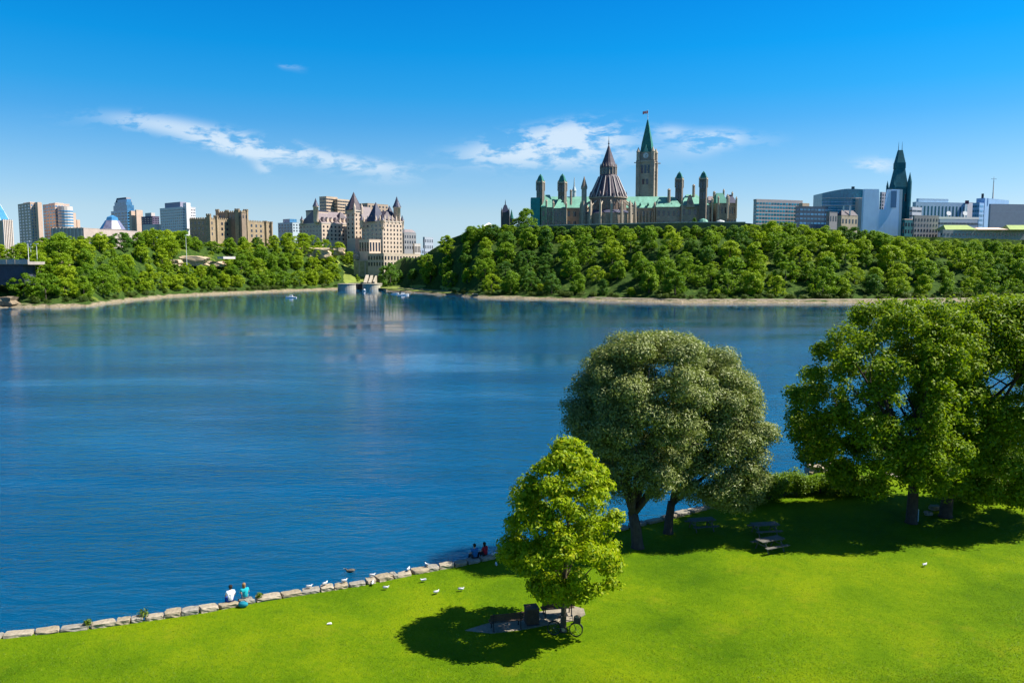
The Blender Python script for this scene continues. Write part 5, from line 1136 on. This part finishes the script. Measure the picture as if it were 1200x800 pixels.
# ================================================================== STONE EDGE
STONE = [surf('edge_stone_%s' % s, c, .9, .4, 1.4, bump=.6) for s, c in (('tan', (.26, .215, .145)), ('grey', (.23, .21, .17)), ('cream', (.30, .255, .185)))]
SPANS = [(-24, -8), (-7, 3), (4, 39), (41, 69), (71, 104), (106, 136), (137, 153), (154, 168), (170, 192), (193, 212), (213, 233), (234, 255), (257, 279), (281, 297), (300, 329), (330, 353), (354, 375), (376, 391), (392, 408), (409, 428), (430, 440), (442, 459), (460, 466), (467, 482), (484, 501), (502, 514), (515, 532), (533, 547), (548, 562), (563, 580), (582, 600), (602, 622), (624, 646), (648, 668), (670, 690), (692, 712), (714, 736), (738, 756), (758, 774), (776, 792), (794, 808), (810, 826), (828, 842)]
SPECIAL = {2: 'long tan stone, second block from the frame edge', 4: 'long flat stone left of the small weed tuft', 12: 'broad flat stone the white shirted person sits on', 13: 'flat stone the teal shirted person sits on', 14: 'long pale stone right of the seated teal shirted person', 19: 'square pale stone with a gull standing in front of it', 23: 'rounded stone with a small gull on top', 26: 'last sunlit stone before the tree shade', 28: 'shaded stone the blue shirted person sits on', 29: 'shaded stone the red shirted person sits on'}
edge_v = lambda u: float(np.interp(u, [0, 60, 110, 180, 230, 270, 300, 340, 380, 430, 470, 510, 545, 600, 660, 720, 790, 840], [748, 741, 735, 724, 717, 710, 704, 698, 692, 684, 675, 667, 661, 649, 636, 622, 606, 593]))
def edge_pt(u, z=LZ): return on_z(u, edge_v(u), z) if u > 0 else Vector((on_z(0, 748, z).x + (on_z(60, 741, z).x - on_z(0, 748, z).x) * u / 60, on_z(0, 748, z).y + (on_z(60, 741, z).y - on_z(0, 748, z).y) * u / 60, z))
def stone_mesh(seed, L, d, h, m):
    bm = bmesh.new(); bmesh.ops.create_cube(bm, size=1); bmesh.ops.subdivide_edges(bm, edges=bm.edges, cuts=3, use_grid_fill=True); q = random.Random(seed)
    sk = q.uniform(-.16, .16)
    for v in bm.verts:
        e = (abs(v.co.x) > .45) + (abs(v.co.y) > .45) + (abs(v.co.z) > .45); k = 1 - .045 * max(0, e - 1)
        v.co = Vector(((v.co.x + sk * v.co.y) * L * k, v.co.y * d * k, v.co.z * h * k)) + Vector((q.gauss(0, .016), q.gauss(0, .02), q.gauss(0, .010)))
    me = bpy.data.meshes.new('edge_stone'); bm.to_mesh(me); bm.free(); me.materials.append(m); return me
STONE_TOP = {}
for i, (a, b) in enumerate(SPANS):
    p, q = edge_pt(a), edge_pt(b); d = q - p; L = d.xy.length; c = (p + q) / 2; nrm = Vector((-d.y, d.x, 0)).normalized()
    h = rnd.uniform(.30, .42); w = rnd.uniform(.52, .75)
    o = link('edge_stone', stone_mesh(500 + i, L * 1.0, w, h, STONE[(i * 7) % 3])); o.location = (c.x + nrm.x * (w / 2 - .25), c.y + nrm.y * (w / 2 - .25), LZ + rnd.uniform(.0, .07)); o.rotation_euler = (rnd.uniform(-.04, .04), rnd.uniform(-.03, .03), math.atan2(d.y, d.x))
    STONE_TOP[i] = o.location.z + h / 2
    if i in SPECIAL: tag(o, SPECIAL[i], 'stone')
    elif i > 26: tag(o, 'grey block in the shaded stone edging behind the trees', 'stone', 'shaded edging stones behind the trees')
    elif i < 12: tag(o, 'pale sunlit block in the stone edging, left of the seated couple', 'stone', 'edging stones left of the seated couple')
    else: tag(o, 'pale sunlit block in the stone edging between the two seated couples', 'stone', 'edging stones between the two couples')
WEED = leaf_mat('weed_leaves', [(0, (.06, .12, .004)), (1, (.14, .19, .01))], .3)
for u, lb, s in ((103, 'small weed tuft between stones left of the long flat stone', .35), (168, 'leafy weed growing in a joint of the stone edging', .45), (304, 'low weed clump at the lawn edge right of the teal bag', .28)):
    p = edge_pt(u); q_ = np.random.default_rng(int(u)); o = link('weed_tuft', quads_mesh('weed_tuft', leaves([(0, 0, .15, s * .7, s * .7, s * .6)], 120, .2, .05, rng=q_, shell=.1), WEED)); o.location = (p.x, p.y, LZ + .15); tag(o, lb, 'weed')
for i, (u, v, s, lb) in enumerate(((955, 552, 1.6, 'pale flat rock at the water beyond the hedge'), (962, 550, 1.0, 'smaller white rock at the water beyond the hedge'), (975, 548, 1.3, 'pale rock at the water nearest the maple crown'), (1096, 597, .8, 'pale boulder in the shade between the maple trunks'), (1088, 603, .55, 'small grey boulder beside the rear maple trunk'))):
    p = on_z(u, v, LZ); rock('shore_rock', lb, (p.x, p.y, LZ + .1), s, s * .8, s * .55, STONE[i % 3], 90 + i)

# ================================================================== BENCHES, BIN, TABLES
WOOD = surf('weathered_dark_wood', (.075, .048, .032), .8, .35, 4, streak=False, bump=.3); GWOOD = surf('grey_table_wood', (.105, .10, .085), .85, .3, 3, bump=.3); STEEL = surf('dark_bench_iron', (.025, .025, .027), .5, .2, 3)
def make_bench():
    t_ = thing('park_bench', 'x', 'bench')
    for k in range(4): MB().box(-.9, .9, -.02 + k * .115, .085 + k * .115, .43, .47).build('seat_slat', WOOD, t_, bevel=.006)
    for k in range(3): MB().add([(x, -.06 - .035 * k + dy, .56 + .135 * k + dz) for x in (-.9, .9) for dy, dz in ((0, 0), (.035, .01), (0, .115), (-.035, .105))], [(0, 1, 2, 3), (7, 6, 5, 4), (0, 4, 5, 1), (1, 5, 6, 2), (2, 6, 7, 3), (3, 7, 4, 0)]).build('back_slat', WOOD, t_)
    for x in (-.72, .72):
        l = MB(); l.tube([(x, .42, 0), (x, .40, .43), (x, -.04, .42), (x, -.17, 1.0)], [.035] * 4, 6); fr = l.build('leg_frame', STEEL, t_)
        MB().tube([(x, -.04, .43), (x, -.12, 0)], [.035] * 2, 6).build('rear_leg', STEEL, t_); MB().tube([(x, .42, .42), (x, .42, .64), (x, -.10, .68)], [.024] * 3, 6).build('armrest', STEEL, fr)
    return t_
f1 = on_z(594, 737, LZ); b1 = make_bench(); b1.location = (f1.x, f1.y, lawn_z(f1.x, f1.y) + .03); b1.rotation_euler.z = R(14); tag(b1, 'dark slatted park bench in the shade left of the bin', 'bench', 'park benches under the young tree')
b2 = copy_tree(b1); f2 = on_z(654, 721.5, LZ); b2.location = (f2.x, f2.y, lawn_z(f2.x, f2.y) + .03); b2.rotation_euler.z = R(10); tag(b2, 'brown slatted park bench behind the young tree trunk', 'bench', 'park benches under the young tree')
padm = surf('worn_concrete_pad', (.22, .19, .14), .95, .35, 1.2, bump=.3)
ctr = [on_z(u, v, LZ) for u, v in ((545, 738), (566, 731), (600, 722), (640, 714), (672, 709), (684, 712), (686, 719), (672, 726), (640, 731), (608, 737), (575, 741))]
q = MB(); n = len(ctr); q.add([(p.x, p.y, lawn_z(p.x, p.y) + .03) for p in ctr] + [(p.x, p.y, .9) for p in ctr], [tuple(range(n))] + [(i, n + i, n + (i + 1) % n, (i + 1) % n) for i in range(n)])
tag(q.build('bench_paving', padm), 'worn concrete paving under the benches', 'paving', kind='structure')
f = on_z(623, 729, LZ); t = thing('litter_bin', 'dark brown square slatted litter bin between the two benches', 'bin', (f.x, f.y, lawn_z(f.x, f.y) + .03), R(14))
def lb_(mb_, nm, m_, par=t, **k): return link(nm, mb_.mesh(nm, m_), None, par)
lb_(MB().box(-.28, .28, -.28, .28, .06, .80), 'liner', IRON)
for sx, sy in ((0, -1), (0, 1), (-1, 0), (1, 0)):
    for k in range(5):
        o_ = (k - 2) * .125; x, y = (o_, sy * .31) if sx == 0 else (sx * .31, o_)
        lb_(MB().box(x - .055 if sx == 0 else x - .02, x + .055 if sx == 0 else x + .02, y - .02 if sx == 0 else y - .055, y + .02 if sx == 0 else y + .055, .08, .86), 'slat', WOOD)
lb_(MB().prism([(-.36, -.36), (.36, -.36), (.36, .36), (-.36, .36)], .865, .93, .94), 'lid', WOOD); lb_(MB().box(-.33, .33, -.33, .33, 0, .06), 'plinth', IRON)
def make_table():
    t_ = thing('picnic_table', 'x', 'table')
    for k in range(5): MB().box(-.95, .95, -.38 + k * .155, -.235 + k * .155, .73, .77).build('top_plank', GWOOD, t_, bevel=.006)
    for s in (-1, 1):
        for k in range(2): MB().box(-.95, .95, s * .72 - .13 + k * .135, s * .72 - .005 + k * .135, .42, .46).build('seat_plank', GWOOD, t_, bevel=.006)
    for x in (-.65, .65):
        for s in (-1, 1): MB().tube([(x, s * .25, .73), (x, s * .62, 0)], [.045] * 2, 4).build('leg', GWOOD, t_)
        MB().box(x + .05, x + .10, -.82, .82, .35, .42).build('crossbar', GWOOD, t_); MB().box(x + .05, x + .10, -.38, .38, .655, .725).build('top_bearer', GWOOD, t_)
    return t_
T1 = make_table(); f = on_z(902, 644, LZ); T1.location = (f.x, f.y, lawn_z(f.x, f.y)); T1.rotation_euler.z = R(24); tag(T1, 'grey picnic table in the maple shade, nearer the open lawn', 'table', 'picnic tables in the maple shade')
T2 = copy_tree(T1); f = on_z(896, 626, LZ); T2.location = (f.x, f.y, lawn_z(f.x, f.y)); T2.rotation_euler.z = R(8); tag(T2, 'grey picnic table in the maple shade, nearer the river', 'table', 'picnic tables in the maple shade')
T3 = copy_tree(T1); f = on_z(822, 620, LZ); T3.location = (f.x, f.y, lawn_z(f.x, f.y)); T3.rotation_euler.z = R(12); tag(T3, 'picnic table half lost in shade right of the silvery trunks', 'table', 'picnic tables in the maple shade')
# timber rail
t = thing('timber_rail', 'dark timber post and rail fence behind the shaded bushes', 'fence', tuple(on_z(1005, 573, LZ)))
pp = [on_z(u, v, LZ) for u, v in ((973, 568), (1002, 571), (1034, 575))]
for p in pp: MB().box(p.x - .09, p.x + .09, p.y - .09, p.y + .09, LZ - .3, LZ + 1.25).build('post', WOOD, t)
for h in (.55, 1.05):
    for a, b in zip(pp, pp[1:]): MB().tube([(a.x, a.y - .1, LZ + h), (b.x, b.y - .1, LZ + h)], .06, 5).build('rail', WOOD, t)
f = on_z(1074, 610, LZ); t = thing('marker_post', 'short pale blue marker post beside the straight maple trunk', 'post', (f.x, f.y, LZ))
MB().box(f.x - .1, f.x + .1, f.y - .1, f.y + .1, LZ - .2, LZ + .85).build('post', surf('pale_blue_paint', (.35, .48, .56), .6, .1, 3), t); MB().prism([(f.x - .12, f.y - .12), (f.x + .12, f.y - .12), (f.x + .12, f.y + .12), (f.x - .12, f.y + .12)], LZ + .853, LZ + .95, .3).build('cap', WHITEP, t)
pa = [on_z(u, v, LZ) for u, v in ((1034, 552), (1052, 556), (1075, 558), (1110, 556), (1110, 559), (1074, 562), (1048, 559), (1032, 554))]
q = MB(); n = len(pa); q.add([(p.x, p.y, lawn_z(p.x, p.y) + .02) for p in pa], [tuple(range(n))]); tag(q.build('footpath', SPAL), 'pale footpath beyond the maples', 'path', kind='structure')

# ================================================================== BICYCLE
f = (on_z(649, 742, LZ) + on_z(675, 745, LZ)) / 2; t = thing('bicycle', 'dark upright bicycle leaning on the young tree, with a bag on its handlebar', 'bicycle', (0, 0, 0))
TYRE = surf('tyre_rubber', (.02, .02, .02), .8, .2, 5); CHROME = surf('dull_chrome', (.30, .30, .31), .35, .08, 4, metal=.9); BIKE = surf('dark_bike_paint', (.03, .04, .045), .35, .15, 4)
for x in (-.56, .56):
    w = MB(); n = 28; ring = lambda r, rad, nn=6: MB().tube([(x + r * math.cos(2 * math.pi * k / n), 0, .36 + r * math.sin(2 * math.pi * k / n)) for k in range(n + 1)], rad, nn)
    wo_ = ring(.335, .022).build('wheel', TYRE, t); ring(.31, .010).build('rim', BIKE, wo_)
    for k in range(12): an = k * math.pi / 6; MB().tube([(x, 0, .36), (x + .305 * math.cos(an), 0, .36 + .305 * math.sin(an))], .003, 3).build('spoke', CHROME, wo_)
    MB().tube([(x, -.05, .36), (x, .05, .36)], .025, 6).build('hub', CHROME, wo_)
bb, hd, hb, st, rh, fh = (-.08, 0, .32), (.40, 0, .78), (.44, 0, .66), (-.22, 0, .80), (-.56, 0, .36), (.56, 0, .36)
for a, b in ((bb, hb), (bb, st), (st, hd), (bb, rh), (st, rh), (hd, fh)): MB().tube([a, b], .02, 6).build('frame_tube', BIKE, t)
MB().tube([hd, (.37, 0, .96)], .016, 6).build('stem', CHROME, t); MB().tube([(.24, -.3, .98), (.36, -.22, 1.0), (.37, 0, .97), (.36, .22, 1.0), (.24, .3, .98)], .016, 6).build('handlebar', CHROME, t)
MB().tube([st, (-.25, 0, .92)], .015, 6).build('seat_post', CHROME, t); MB().sphere((-.27, 0, .95), .14, (1, .55, .3), 10, 6).build('saddle', TYRE, t, True)
MB().prism([(.46, -.17), (.78, -.17), (.78, .17), (.46, .17)], .70, .98, 1.15).build('basket', surf('basket_dark', (.05, .045, .04), .9, .3, 6), t); MB().sphere((.62, 0, 1.0), .17, (1, .9, .6), 10, 6).build('bag', surf('tan_bag', (.30, .22, .13), .8, .2, 4), t, True)
MB().rings(0, 0, [(.09, -.01), (.09, .01)], 14).v; cw = MB().rings(0, 0, [(.09, -.06), (.09, -.04)], 14); cw.v = [Vector((v.x + bb[0], v.z, v.y + bb[2])) for v in cw.v]; cw.build('chain_ring', CHROME, t)
for s in (-1, 1): MB().tube([(bb[0], s * .07, bb[2]), (bb[0] + s * .14, s * .08, bb[2] - s * .10)], .012, 5).build('crank', CHROME, t)
for x in (-.56, .56): MB().tube([(x + .375 * math.cos(an), 0, .36 + .375 * math.sin(an)) for an in np.linspace(.25, 2.4, 9)], .018, 4).build('mudguard', BIKE, t)
t.location = (f.x, f.y, lawn_z(f.x, f.y)); t.rotation_euler = (R(-7), 0, R(-9))

# ================================================================== PEOPLE
def skin_mesh(name, joints, edges, m, lvl=2):
    """one continuous surface grown over a skeleton: joints = {name: ((x, y, z), radius)}"""
    me = bpy.data.meshes.new(name); ks = list(joints); me.from_pydata([joints[k][0] for k in ks], [(ks.index(a), ks.index(b)) for a, b in edges], [])
    o = bpy.data.objects.new(name, me); COL.objects.link(o); sk = o.modifiers.new('skin', 'SKIN'); sk.use_smooth_shade = True
    for i, k in enumerate(ks):
        r = joints[k][1]; me.skin_vertices[0].data[i].radius = r if isinstance(r, tuple) else (r, r)
    me.skin_vertices[0].data[0].use_root = True
    ss_ = o.modifiers.new('sub', 'SUBSURF'); ss_.levels = lvl; ss_.render_levels = lvl
    dg = bpy.context.evaluated_depsgraph_get(); dg.update(); out = bpy.data.meshes.new_from_object(o.evaluated_get(dg)); bpy.data.objects.remove(o)
    out.name = name; out.materials.clear(); out.materials.append(m)
    for p in out.polygons: p.use_smooth = True
    return out
SKIN = surf('skin', (.50, .30, .21), .6, .06, 8)
def person(label, spot, rz, shirt, trousers, hair, head_turn=.0, lean=0.0, long_hair=False, shorts=False, scale=1.0):
    t_ = thing('person', label, 'person', (0, 0, 0)); L = lean
    J = {'pelvis': ((0, 0, .11), .10), 'belly': ((0, -.02, .27), .085), 'chest': ((L * .4, .015, .46), .088), 'neck': ((L * .7, .045, .635), .048), 'jaw': ((L, .075, .70), .062), 'head': ((L, .065, .775), .088), 'crown': ((L, .05, .845), .06), 'nose': ((L + head_turn * .06, .165, .745), .012)}
    E = [('pelvis', 'belly'), ('belly', 'chest'), ('chest', 'neck'), ('neck', 'jaw'), ('jaw', 'head'), ('head', 'crown'), ('head', 'nose')]
    for s, n_ in ((-1, 'l'), (1, 'r')):
        J |= {n_ + 'sh': ((L * .5 + s * .175, 0, .545), .055), n_ + 'el': ((L * .4 + s * .235, .10, .30), .040), n_ + 'wr': ((s * .155, .32, .235), .027), n_ + 'palm': ((s * .135, .39, .215), (.036, .018)), n_ + 'ear': ((L + s * .088, .055, .765), .014),
              n_ + 'hip': ((s * .095, .06, .10), .088), n_ + 'kn': ((s * .115, .46, .12), .058), n_ + 'an': ((s * .12, .50, -.29), .036), n_ + 'toe': ((s * .13, .66, -.345), .032)}
        E += [('chest', n_ + 'sh'), (n_ + 'sh', n_ + 'el'), (n_ + 'el', n_ + 'wr'), (n_ + 'wr', n_ + 'palm'), ('head', n_ + 'ear'), ('pelvis', n_ + 'hip'), (n_ + 'hip', n_ + 'kn'), (n_ + 'kn', n_ + 'an'), (n_ + 'an', n_ + 'toe')]
        for k in range(4):
            x0 = s * (.135 + (k - 1.5) * .019); ln = (.055, .068, .072, .06)[k]
            J |= {f'{n_}f{k}a': ((x0, .425, .215), .0088), f'{n_}f{k}b': ((x0, .425 + ln * .6, .205), .008), f'{n_}f{k}c': ((x0, .425 + ln * .9, .18), .0065)}; E += [(n_ + 'palm', f'{n_}f{k}a'), (f'{n_}f{k}a', f'{n_}f{k}b'), (f'{n_}f{k}b', f'{n_}f{k}c')]
        J |= {n_ + 'ta': ((s * .09, .375, .21), .011), n_ + 'tb': ((s * .07, .415, .195), .008)}; E += [(n_ + 'palm', n_ + 'ta'), (n_ + 'ta', n_ + 'tb')]
    link('body', skin_mesh('body', J, E, SKIN, 1), None, t_)
    S = {k: (J[k][0], r) for k, r in (('belly', .150), ('pelvis', .135), ('chest', .176), ('lsh', .088), ('rsh', .088))}; S['collar'] = ((L * .62, .03, .575), .075)
    for s, n_ in ((-1, 'l'), (1, 'r')): S[n_ + 'slv'] = (tuple(np.array(J[n_ + 'sh'][0]) * .35 + np.array(J[n_ + 'el'][0]) * .65), .062)
    link('shirt', skin_mesh('shirt', S, [('belly', 'pelvis'), ('belly', 'chest'), ('chest', 'collar'), ('chest', 'lsh'), ('chest', 'rsh'), ('lsh', 'lslv'), ('rsh', 'rslv')], shirt, 1), None, t_)
    Q = {'pelvis': ((0, 0, .10), .135)}; E2 = []
    for s, n_ in ((-1, 'l'), (1, 'r')):
        Q |= {n_ + 'hip': (J[n_ + 'hip'][0], .103), n_ + 'kn': (J[n_ + 'kn'][0] if not shorts else tuple(np.array(J[n_ + 'kn'][0]) * .75 + np.array(J[n_ + 'hip'][0]) * .25), .074)}; E2 += [('pelvis', n_ + 'hip'), (n_ + 'hip', n_ + 'kn')]
        if not shorts: Q |= {n_ + 'an': (J[n_ + 'an'][0], .055)}; E2 += [(n_ + 'kn', n_ + 'an')]
        sh = MB().sphere((J[n_ + 'toe'][0][0], .60, -.345), .13, (.38, 1, .42), 10, 6); link('shoe', sh.mesh('shoe', surf('shoe_dark', (.05, .05, .055), .6, .1), smooth=True), None, t_)
    link('trousers', skin_mesh('trousers', Q, E2, trousers, 1), None, t_)
    h_ = MB().sphere((L, .035, .795), .112, (.92, 1.0, .95), 14, 10); h_.v = [Vector((v.x, min(v.y, .075 + (v.z - .8) * .9), v.z)) for v in h_.v]
    if long_hair: h_.v = [Vector((v.x, v.y, v.z - (.14 if v.z < .75 and v.y < .05 else 0))) for v in h_.v]
    link('hair', h_.mesh('hair', hair, smooth=True), None, t_)
    t_.location = spot; t_.rotation_euler.z = rz; t_.scale = (scale,) * 3; return t_
def fab(n, c): return surf(n, c, .9, .12, 6)
WS = fab('white_shirt_cloth', (.70, .72, .78)); BJ = fab('blue_cloth', (.03, .09, .40)); TS = fab('teal_cloth', (.01, .36, .42)); PS = fab('pale_shorts_cloth', (.62, .52, .48)); BS = fab('bright_blue_cloth', (.015, .13, .36)); RS = fab('red_cloth', (.34, .012, .03)); DK = fab('dark_cloth', (.02, .022, .03))
DH = fab('dark_hair', (.018, .013, .011)); LH = fab('light_brown_hair', (.24, .13, .06))
def seat_on(i, u, dx=0):
    p = edge_pt(u); a, b = edge_pt(SPANS[i][0]), edge_pt(SPANS[i][1]); d = (b - a).normalized(); n_ = Vector((-d.y, d.x, 0)); return (p.x + n_.x * .22, p.y + n_.y * .22, STONE_TOP[i] - .012), math.atan2(d.y, d.x)
s, r = seat_on(12, 271); person('person in a white and blue shirt with short dark hair sitting on the stone edge', s, r + .1, WS, BJ, DH, scale=1.06, lean=.03)
s, r = seat_on(13, 288.5); person('person in a teal top and pale shorts with light brown hair on the stone edge', s, r - .05, TS, PS, LH, lean=-.05, long_hair=True, shorts=True, scale=1.0)
s, r = seat_on(28, 558.5); person('person in a blue shirt and dark trousers sitting in tree shade by the water', s, r + .05, BS, DK, DH, scale=1.05)
s, r = seat_on(29, 570.5); person('person in a red top with dark hair sitting in tree shade by the water', s, r + .35, RS, DK, DH, lean=-.04, long_hair=True, scale=1.0)
f = on_z(285, 711, LZ); t = thing('shoulder_bag', 'teal cloth bag lying on the grass behind the teal shirted person', 'bag', (f.x, f.y, lawn_z(f.x, f.y)))
MB().sphere((f.x, f.y, LZ + .17), .24, (1.15, .7, .75), 14, 8).build('body', fab('teal_bag', (.01, .22, .30)), t, True); MB().tube([(f.x - .2, f.y, LZ + .28), (f.x - .08, f.y - .05, LZ + .44), (f.x + .1, f.y - .05, LZ + .43), (f.x + .2, f.y, LZ + .28)], .018, 5).build('strap', DK, t)
f = on_z(386, 732, LZ); q = MB(); q.add([(f.x - .13, f.y - .05, LZ + .06), (f.x + .02, f.y - .08, LZ + .09), (f.x + .14, f.y - .02, LZ + .065), (f.x + .08, f.y + .08, LZ + .10), (f.x - .08, f.y + .07, LZ + .08)], [(0, 1, 3, 4), (1, 2, 3)]); o = q.build('paper_scrap', WHITEP)
s_ = o.modifiers.new('thick', 'SOLIDIFY'); s_.thickness = .02; tag(o, 'crumpled white paper scrap on the open lawn', 'litter')
# second scatter: dropped picnic cloth beside the shaded couple
f = on_z(580, 656, LZ); t = thing('white_bag', 'small pale bag on the stone beside the red shirted person', 'bag', (f.x, f.y, LZ)); MB().sphere((f.x, f.y, LZ + .40), .2, (1.2, .8, .7), 12, 8).build('body', fab('pale_bag', (.42, .46, .52)), t, True); MB().tube([(f.x - .15, f.y, LZ + .48), (f.x, f.y, LZ + .62), (f.x + .15, f.y, LZ + .48)], .014, 5).build('strap', DK, t)

# ================================================================== BIRDS
GW = surf('gull_white', (.74, .74, .74), .7, .05, 6); GG = surf('gull_grey', (.32, .34, .37), .7, .1, 6); GB = surf('gull_bill', (.55, .32, .05), .5, .1)
def make_gull():
    t_ = thing('gull', 'x', 'gull')
    body = skin_mesh('body', {'b': ((0, 0, .17), .075), 'r': ((-.12, 0, .165), .055), 'tail': ((-.25, 0, .17), (.02, .035)), 'br': ((.09, 0, .19), .065), 'n': ((.14, 0, .26), .036), 'h': ((.165, 0, .30), .042)}, [('b', 'r'), ('r', 'tail'), ('b', 'br'), ('br', 'n'), ('n', 'h')], GW)
    link('body', body, None, t_)
    for s in (-1, 1):
        w = MB().sphere((-.08, s * .062, .195), .15, (1.25, .18, .42), 10, 6); w.v = [Vector((v.x, v.y, v.z + max(0, -.08 - v.x) * .15)) for v in w.v]; link('wing', w.mesh('wing', GG, smooth=True), None, t_)
        link('leg', MB().tube([(0, s * .03, .12), (.005, s * .03, .0)], .008, 5).mesh('leg', GB), None, t_)
    link('bill', MB().tube([(.20, 0, .298), (.255, 0, .288)], [.012, .004], 5).mesh('bill', GB), None, t_)
    return t_
GULLS = [(363.7, 693.5, 1, 20, 'gull resting on the stone edging, nearest the seated teal shirted person'), (382.5, 688, 1, 60, 'gull standing tall on the stone edge, second from the seated couple'), (405, 684.5, 1, 30, 'gull standing on the water side of the square pale stone'),
         (438.5, 678.5, 1, 15, 'bright gull on the stone edge level with the floating duck'), (437, 686, 0, 95, 'gull on the grass pressed against the stone edging'), (453, 691.5, 0, 10, 'white gull on the lawn nearest the stone edging, facing along it'),
         (480.5, 672.5, 1, 80, 'small gull perched on the rounded stone'), (495.5, 682.5, 0, 200, 'dull gull on the lawn between the rounded stone and the shade'), (501.5, 667, 1, 140, 'gull on the stone edging just before the last sunlit stones'),
         (512, 696, 0, 40, 'grey gull standing on a bare patch of lawn'), (541, 692.5, 0, 8, 'white gull walking alone on the lawn below the shaded couple'), (581.5, 664, 0, 100, 'gull in tree shade right behind the red shirted person'), (607, 668.5, 0, 60, 'gull in dappled shade at the foot of the lime green crown'), (1084, 664, 0, 30, 'lone gull on the grass at the edge of the maple shade')]
G0 = None
for i, (u, v, on, a, lb) in enumerate(GULLS):
    if G0 is None: g = G0 = make_gull()
    else: g = copy_tree(G0)
    if on:
        p = edge_pt(u); k = min(range(len(SPANS)), key=lambda j: abs((SPANS[j][0] + SPANS[j][1]) / 2 - u)); aa, bb_ = edge_pt(SPANS[k][0]), edge_pt(SPANS[k][1]); d = (bb_ - aa).normalized(); p = p + Vector((-d.y, d.x, 0)) * .2; z = STONE_TOP[k] - .01
    else: p = on_z(u, v, LZ); z = lawn_z(p.x, p.y)
    g.location = (p.x, p.y, z); g.rotation_euler.z = R(a); g.scale = (.85,) * 3; tag(g, lb, 'gull', 'gulls along the stone edge')
p = on_z(410, 670, 0); t = thing('duck', 'dark brown duck floating on the river beyond the stone edging', 'duck', (0, 0, 0))
DM = surf('duck_brown', (.10, .075, .05), .8, .35, 6)
link('body', skin_mesh('body', {'b': ((0, 0, .08), .11), 'r': ((-.2, 0, .09), .085), 't': ((-.36, 0, .16), .03), 'br': ((.16, 0, .09), .09), 'n': ((.24, 0, .2), .045), 'h': ((.28, 0, .28), .055)}, [('b', 'r'), ('r', 't'), ('b', 'br'), ('br', 'n'), ('n', 'h')], DM), None, t)
link('bill', MB().tube([(.32, 0, .275), (.41, 0, .262)], [.022, .014], 5).mesh('bill', GB), None, t)
for s in (-1, 1): link('wing', MB().sphere((-.1, s * .09, .12), .19, (1.2, .2, .42), 10, 6).mesh('wing', surf('duck_wing', (.15, .13, .10), .8, .3, 6), smooth=True), None, t)
t.location = (p.x, p.y, 0); t.rotation_euler.z = R(190)

# ================================================================== GRASS BLADES
GRM = leaf_mat('grass_blade', [(0, (0.055, 0.125, .001)), (.5, (0.105, 0.20, .001)), (1, (0.18, 0.25, .002))], .35)
qg = np.random.default_rng(77); n = 230000
gy = 34 + 45 * qg.random(n) ** 1.5; gx = (qg.random(n) - .5) * 1.36 * gy
keep = gy < np.interp(gx, EX, EY) - .15; gx, gy = gx[keep], gy[keep]; n = len(gx)
patch = np.sin(gx * .9 + 2 * np.sin(gy * .7)) + np.sin(gy * 1.3 + gx * .4) + qg.normal(size=n) * .9; keep = patch > -1.6; gx, gy = gx[keep], gy[keep]; n = len(gx)
dl = np.interp(gx, EX, EY) - gy
gz = LZ + .05 * np.sin(gx * .33 + 1) * np.sin(gy * .27) + .04 * np.sin(gx * .11 - gy * .2) + np.clip(dl, 0, 30) * .002
an = qg.random(n) * 6.283; ln = qg.uniform(.015, .045, n); w = .02
dx, dy = np.cos(an) * w, np.sin(an) * w; lx_, ly_ = qg.normal(0, .03, n), qg.normal(0, .03, n)
V = np.stack([np.stack([gx - dx, gy - dy, gz - .01], 1), np.stack([gx + dx, gy + dy, gz - .01], 1), np.stack([gx + lx_, gy + ly_, gz + ln], 1)], 1)
tag(link('grass', quads_mesh('grass', V, GRM, 3)), 'short mown grass covering the lawn', 'grass', kind='stuff')
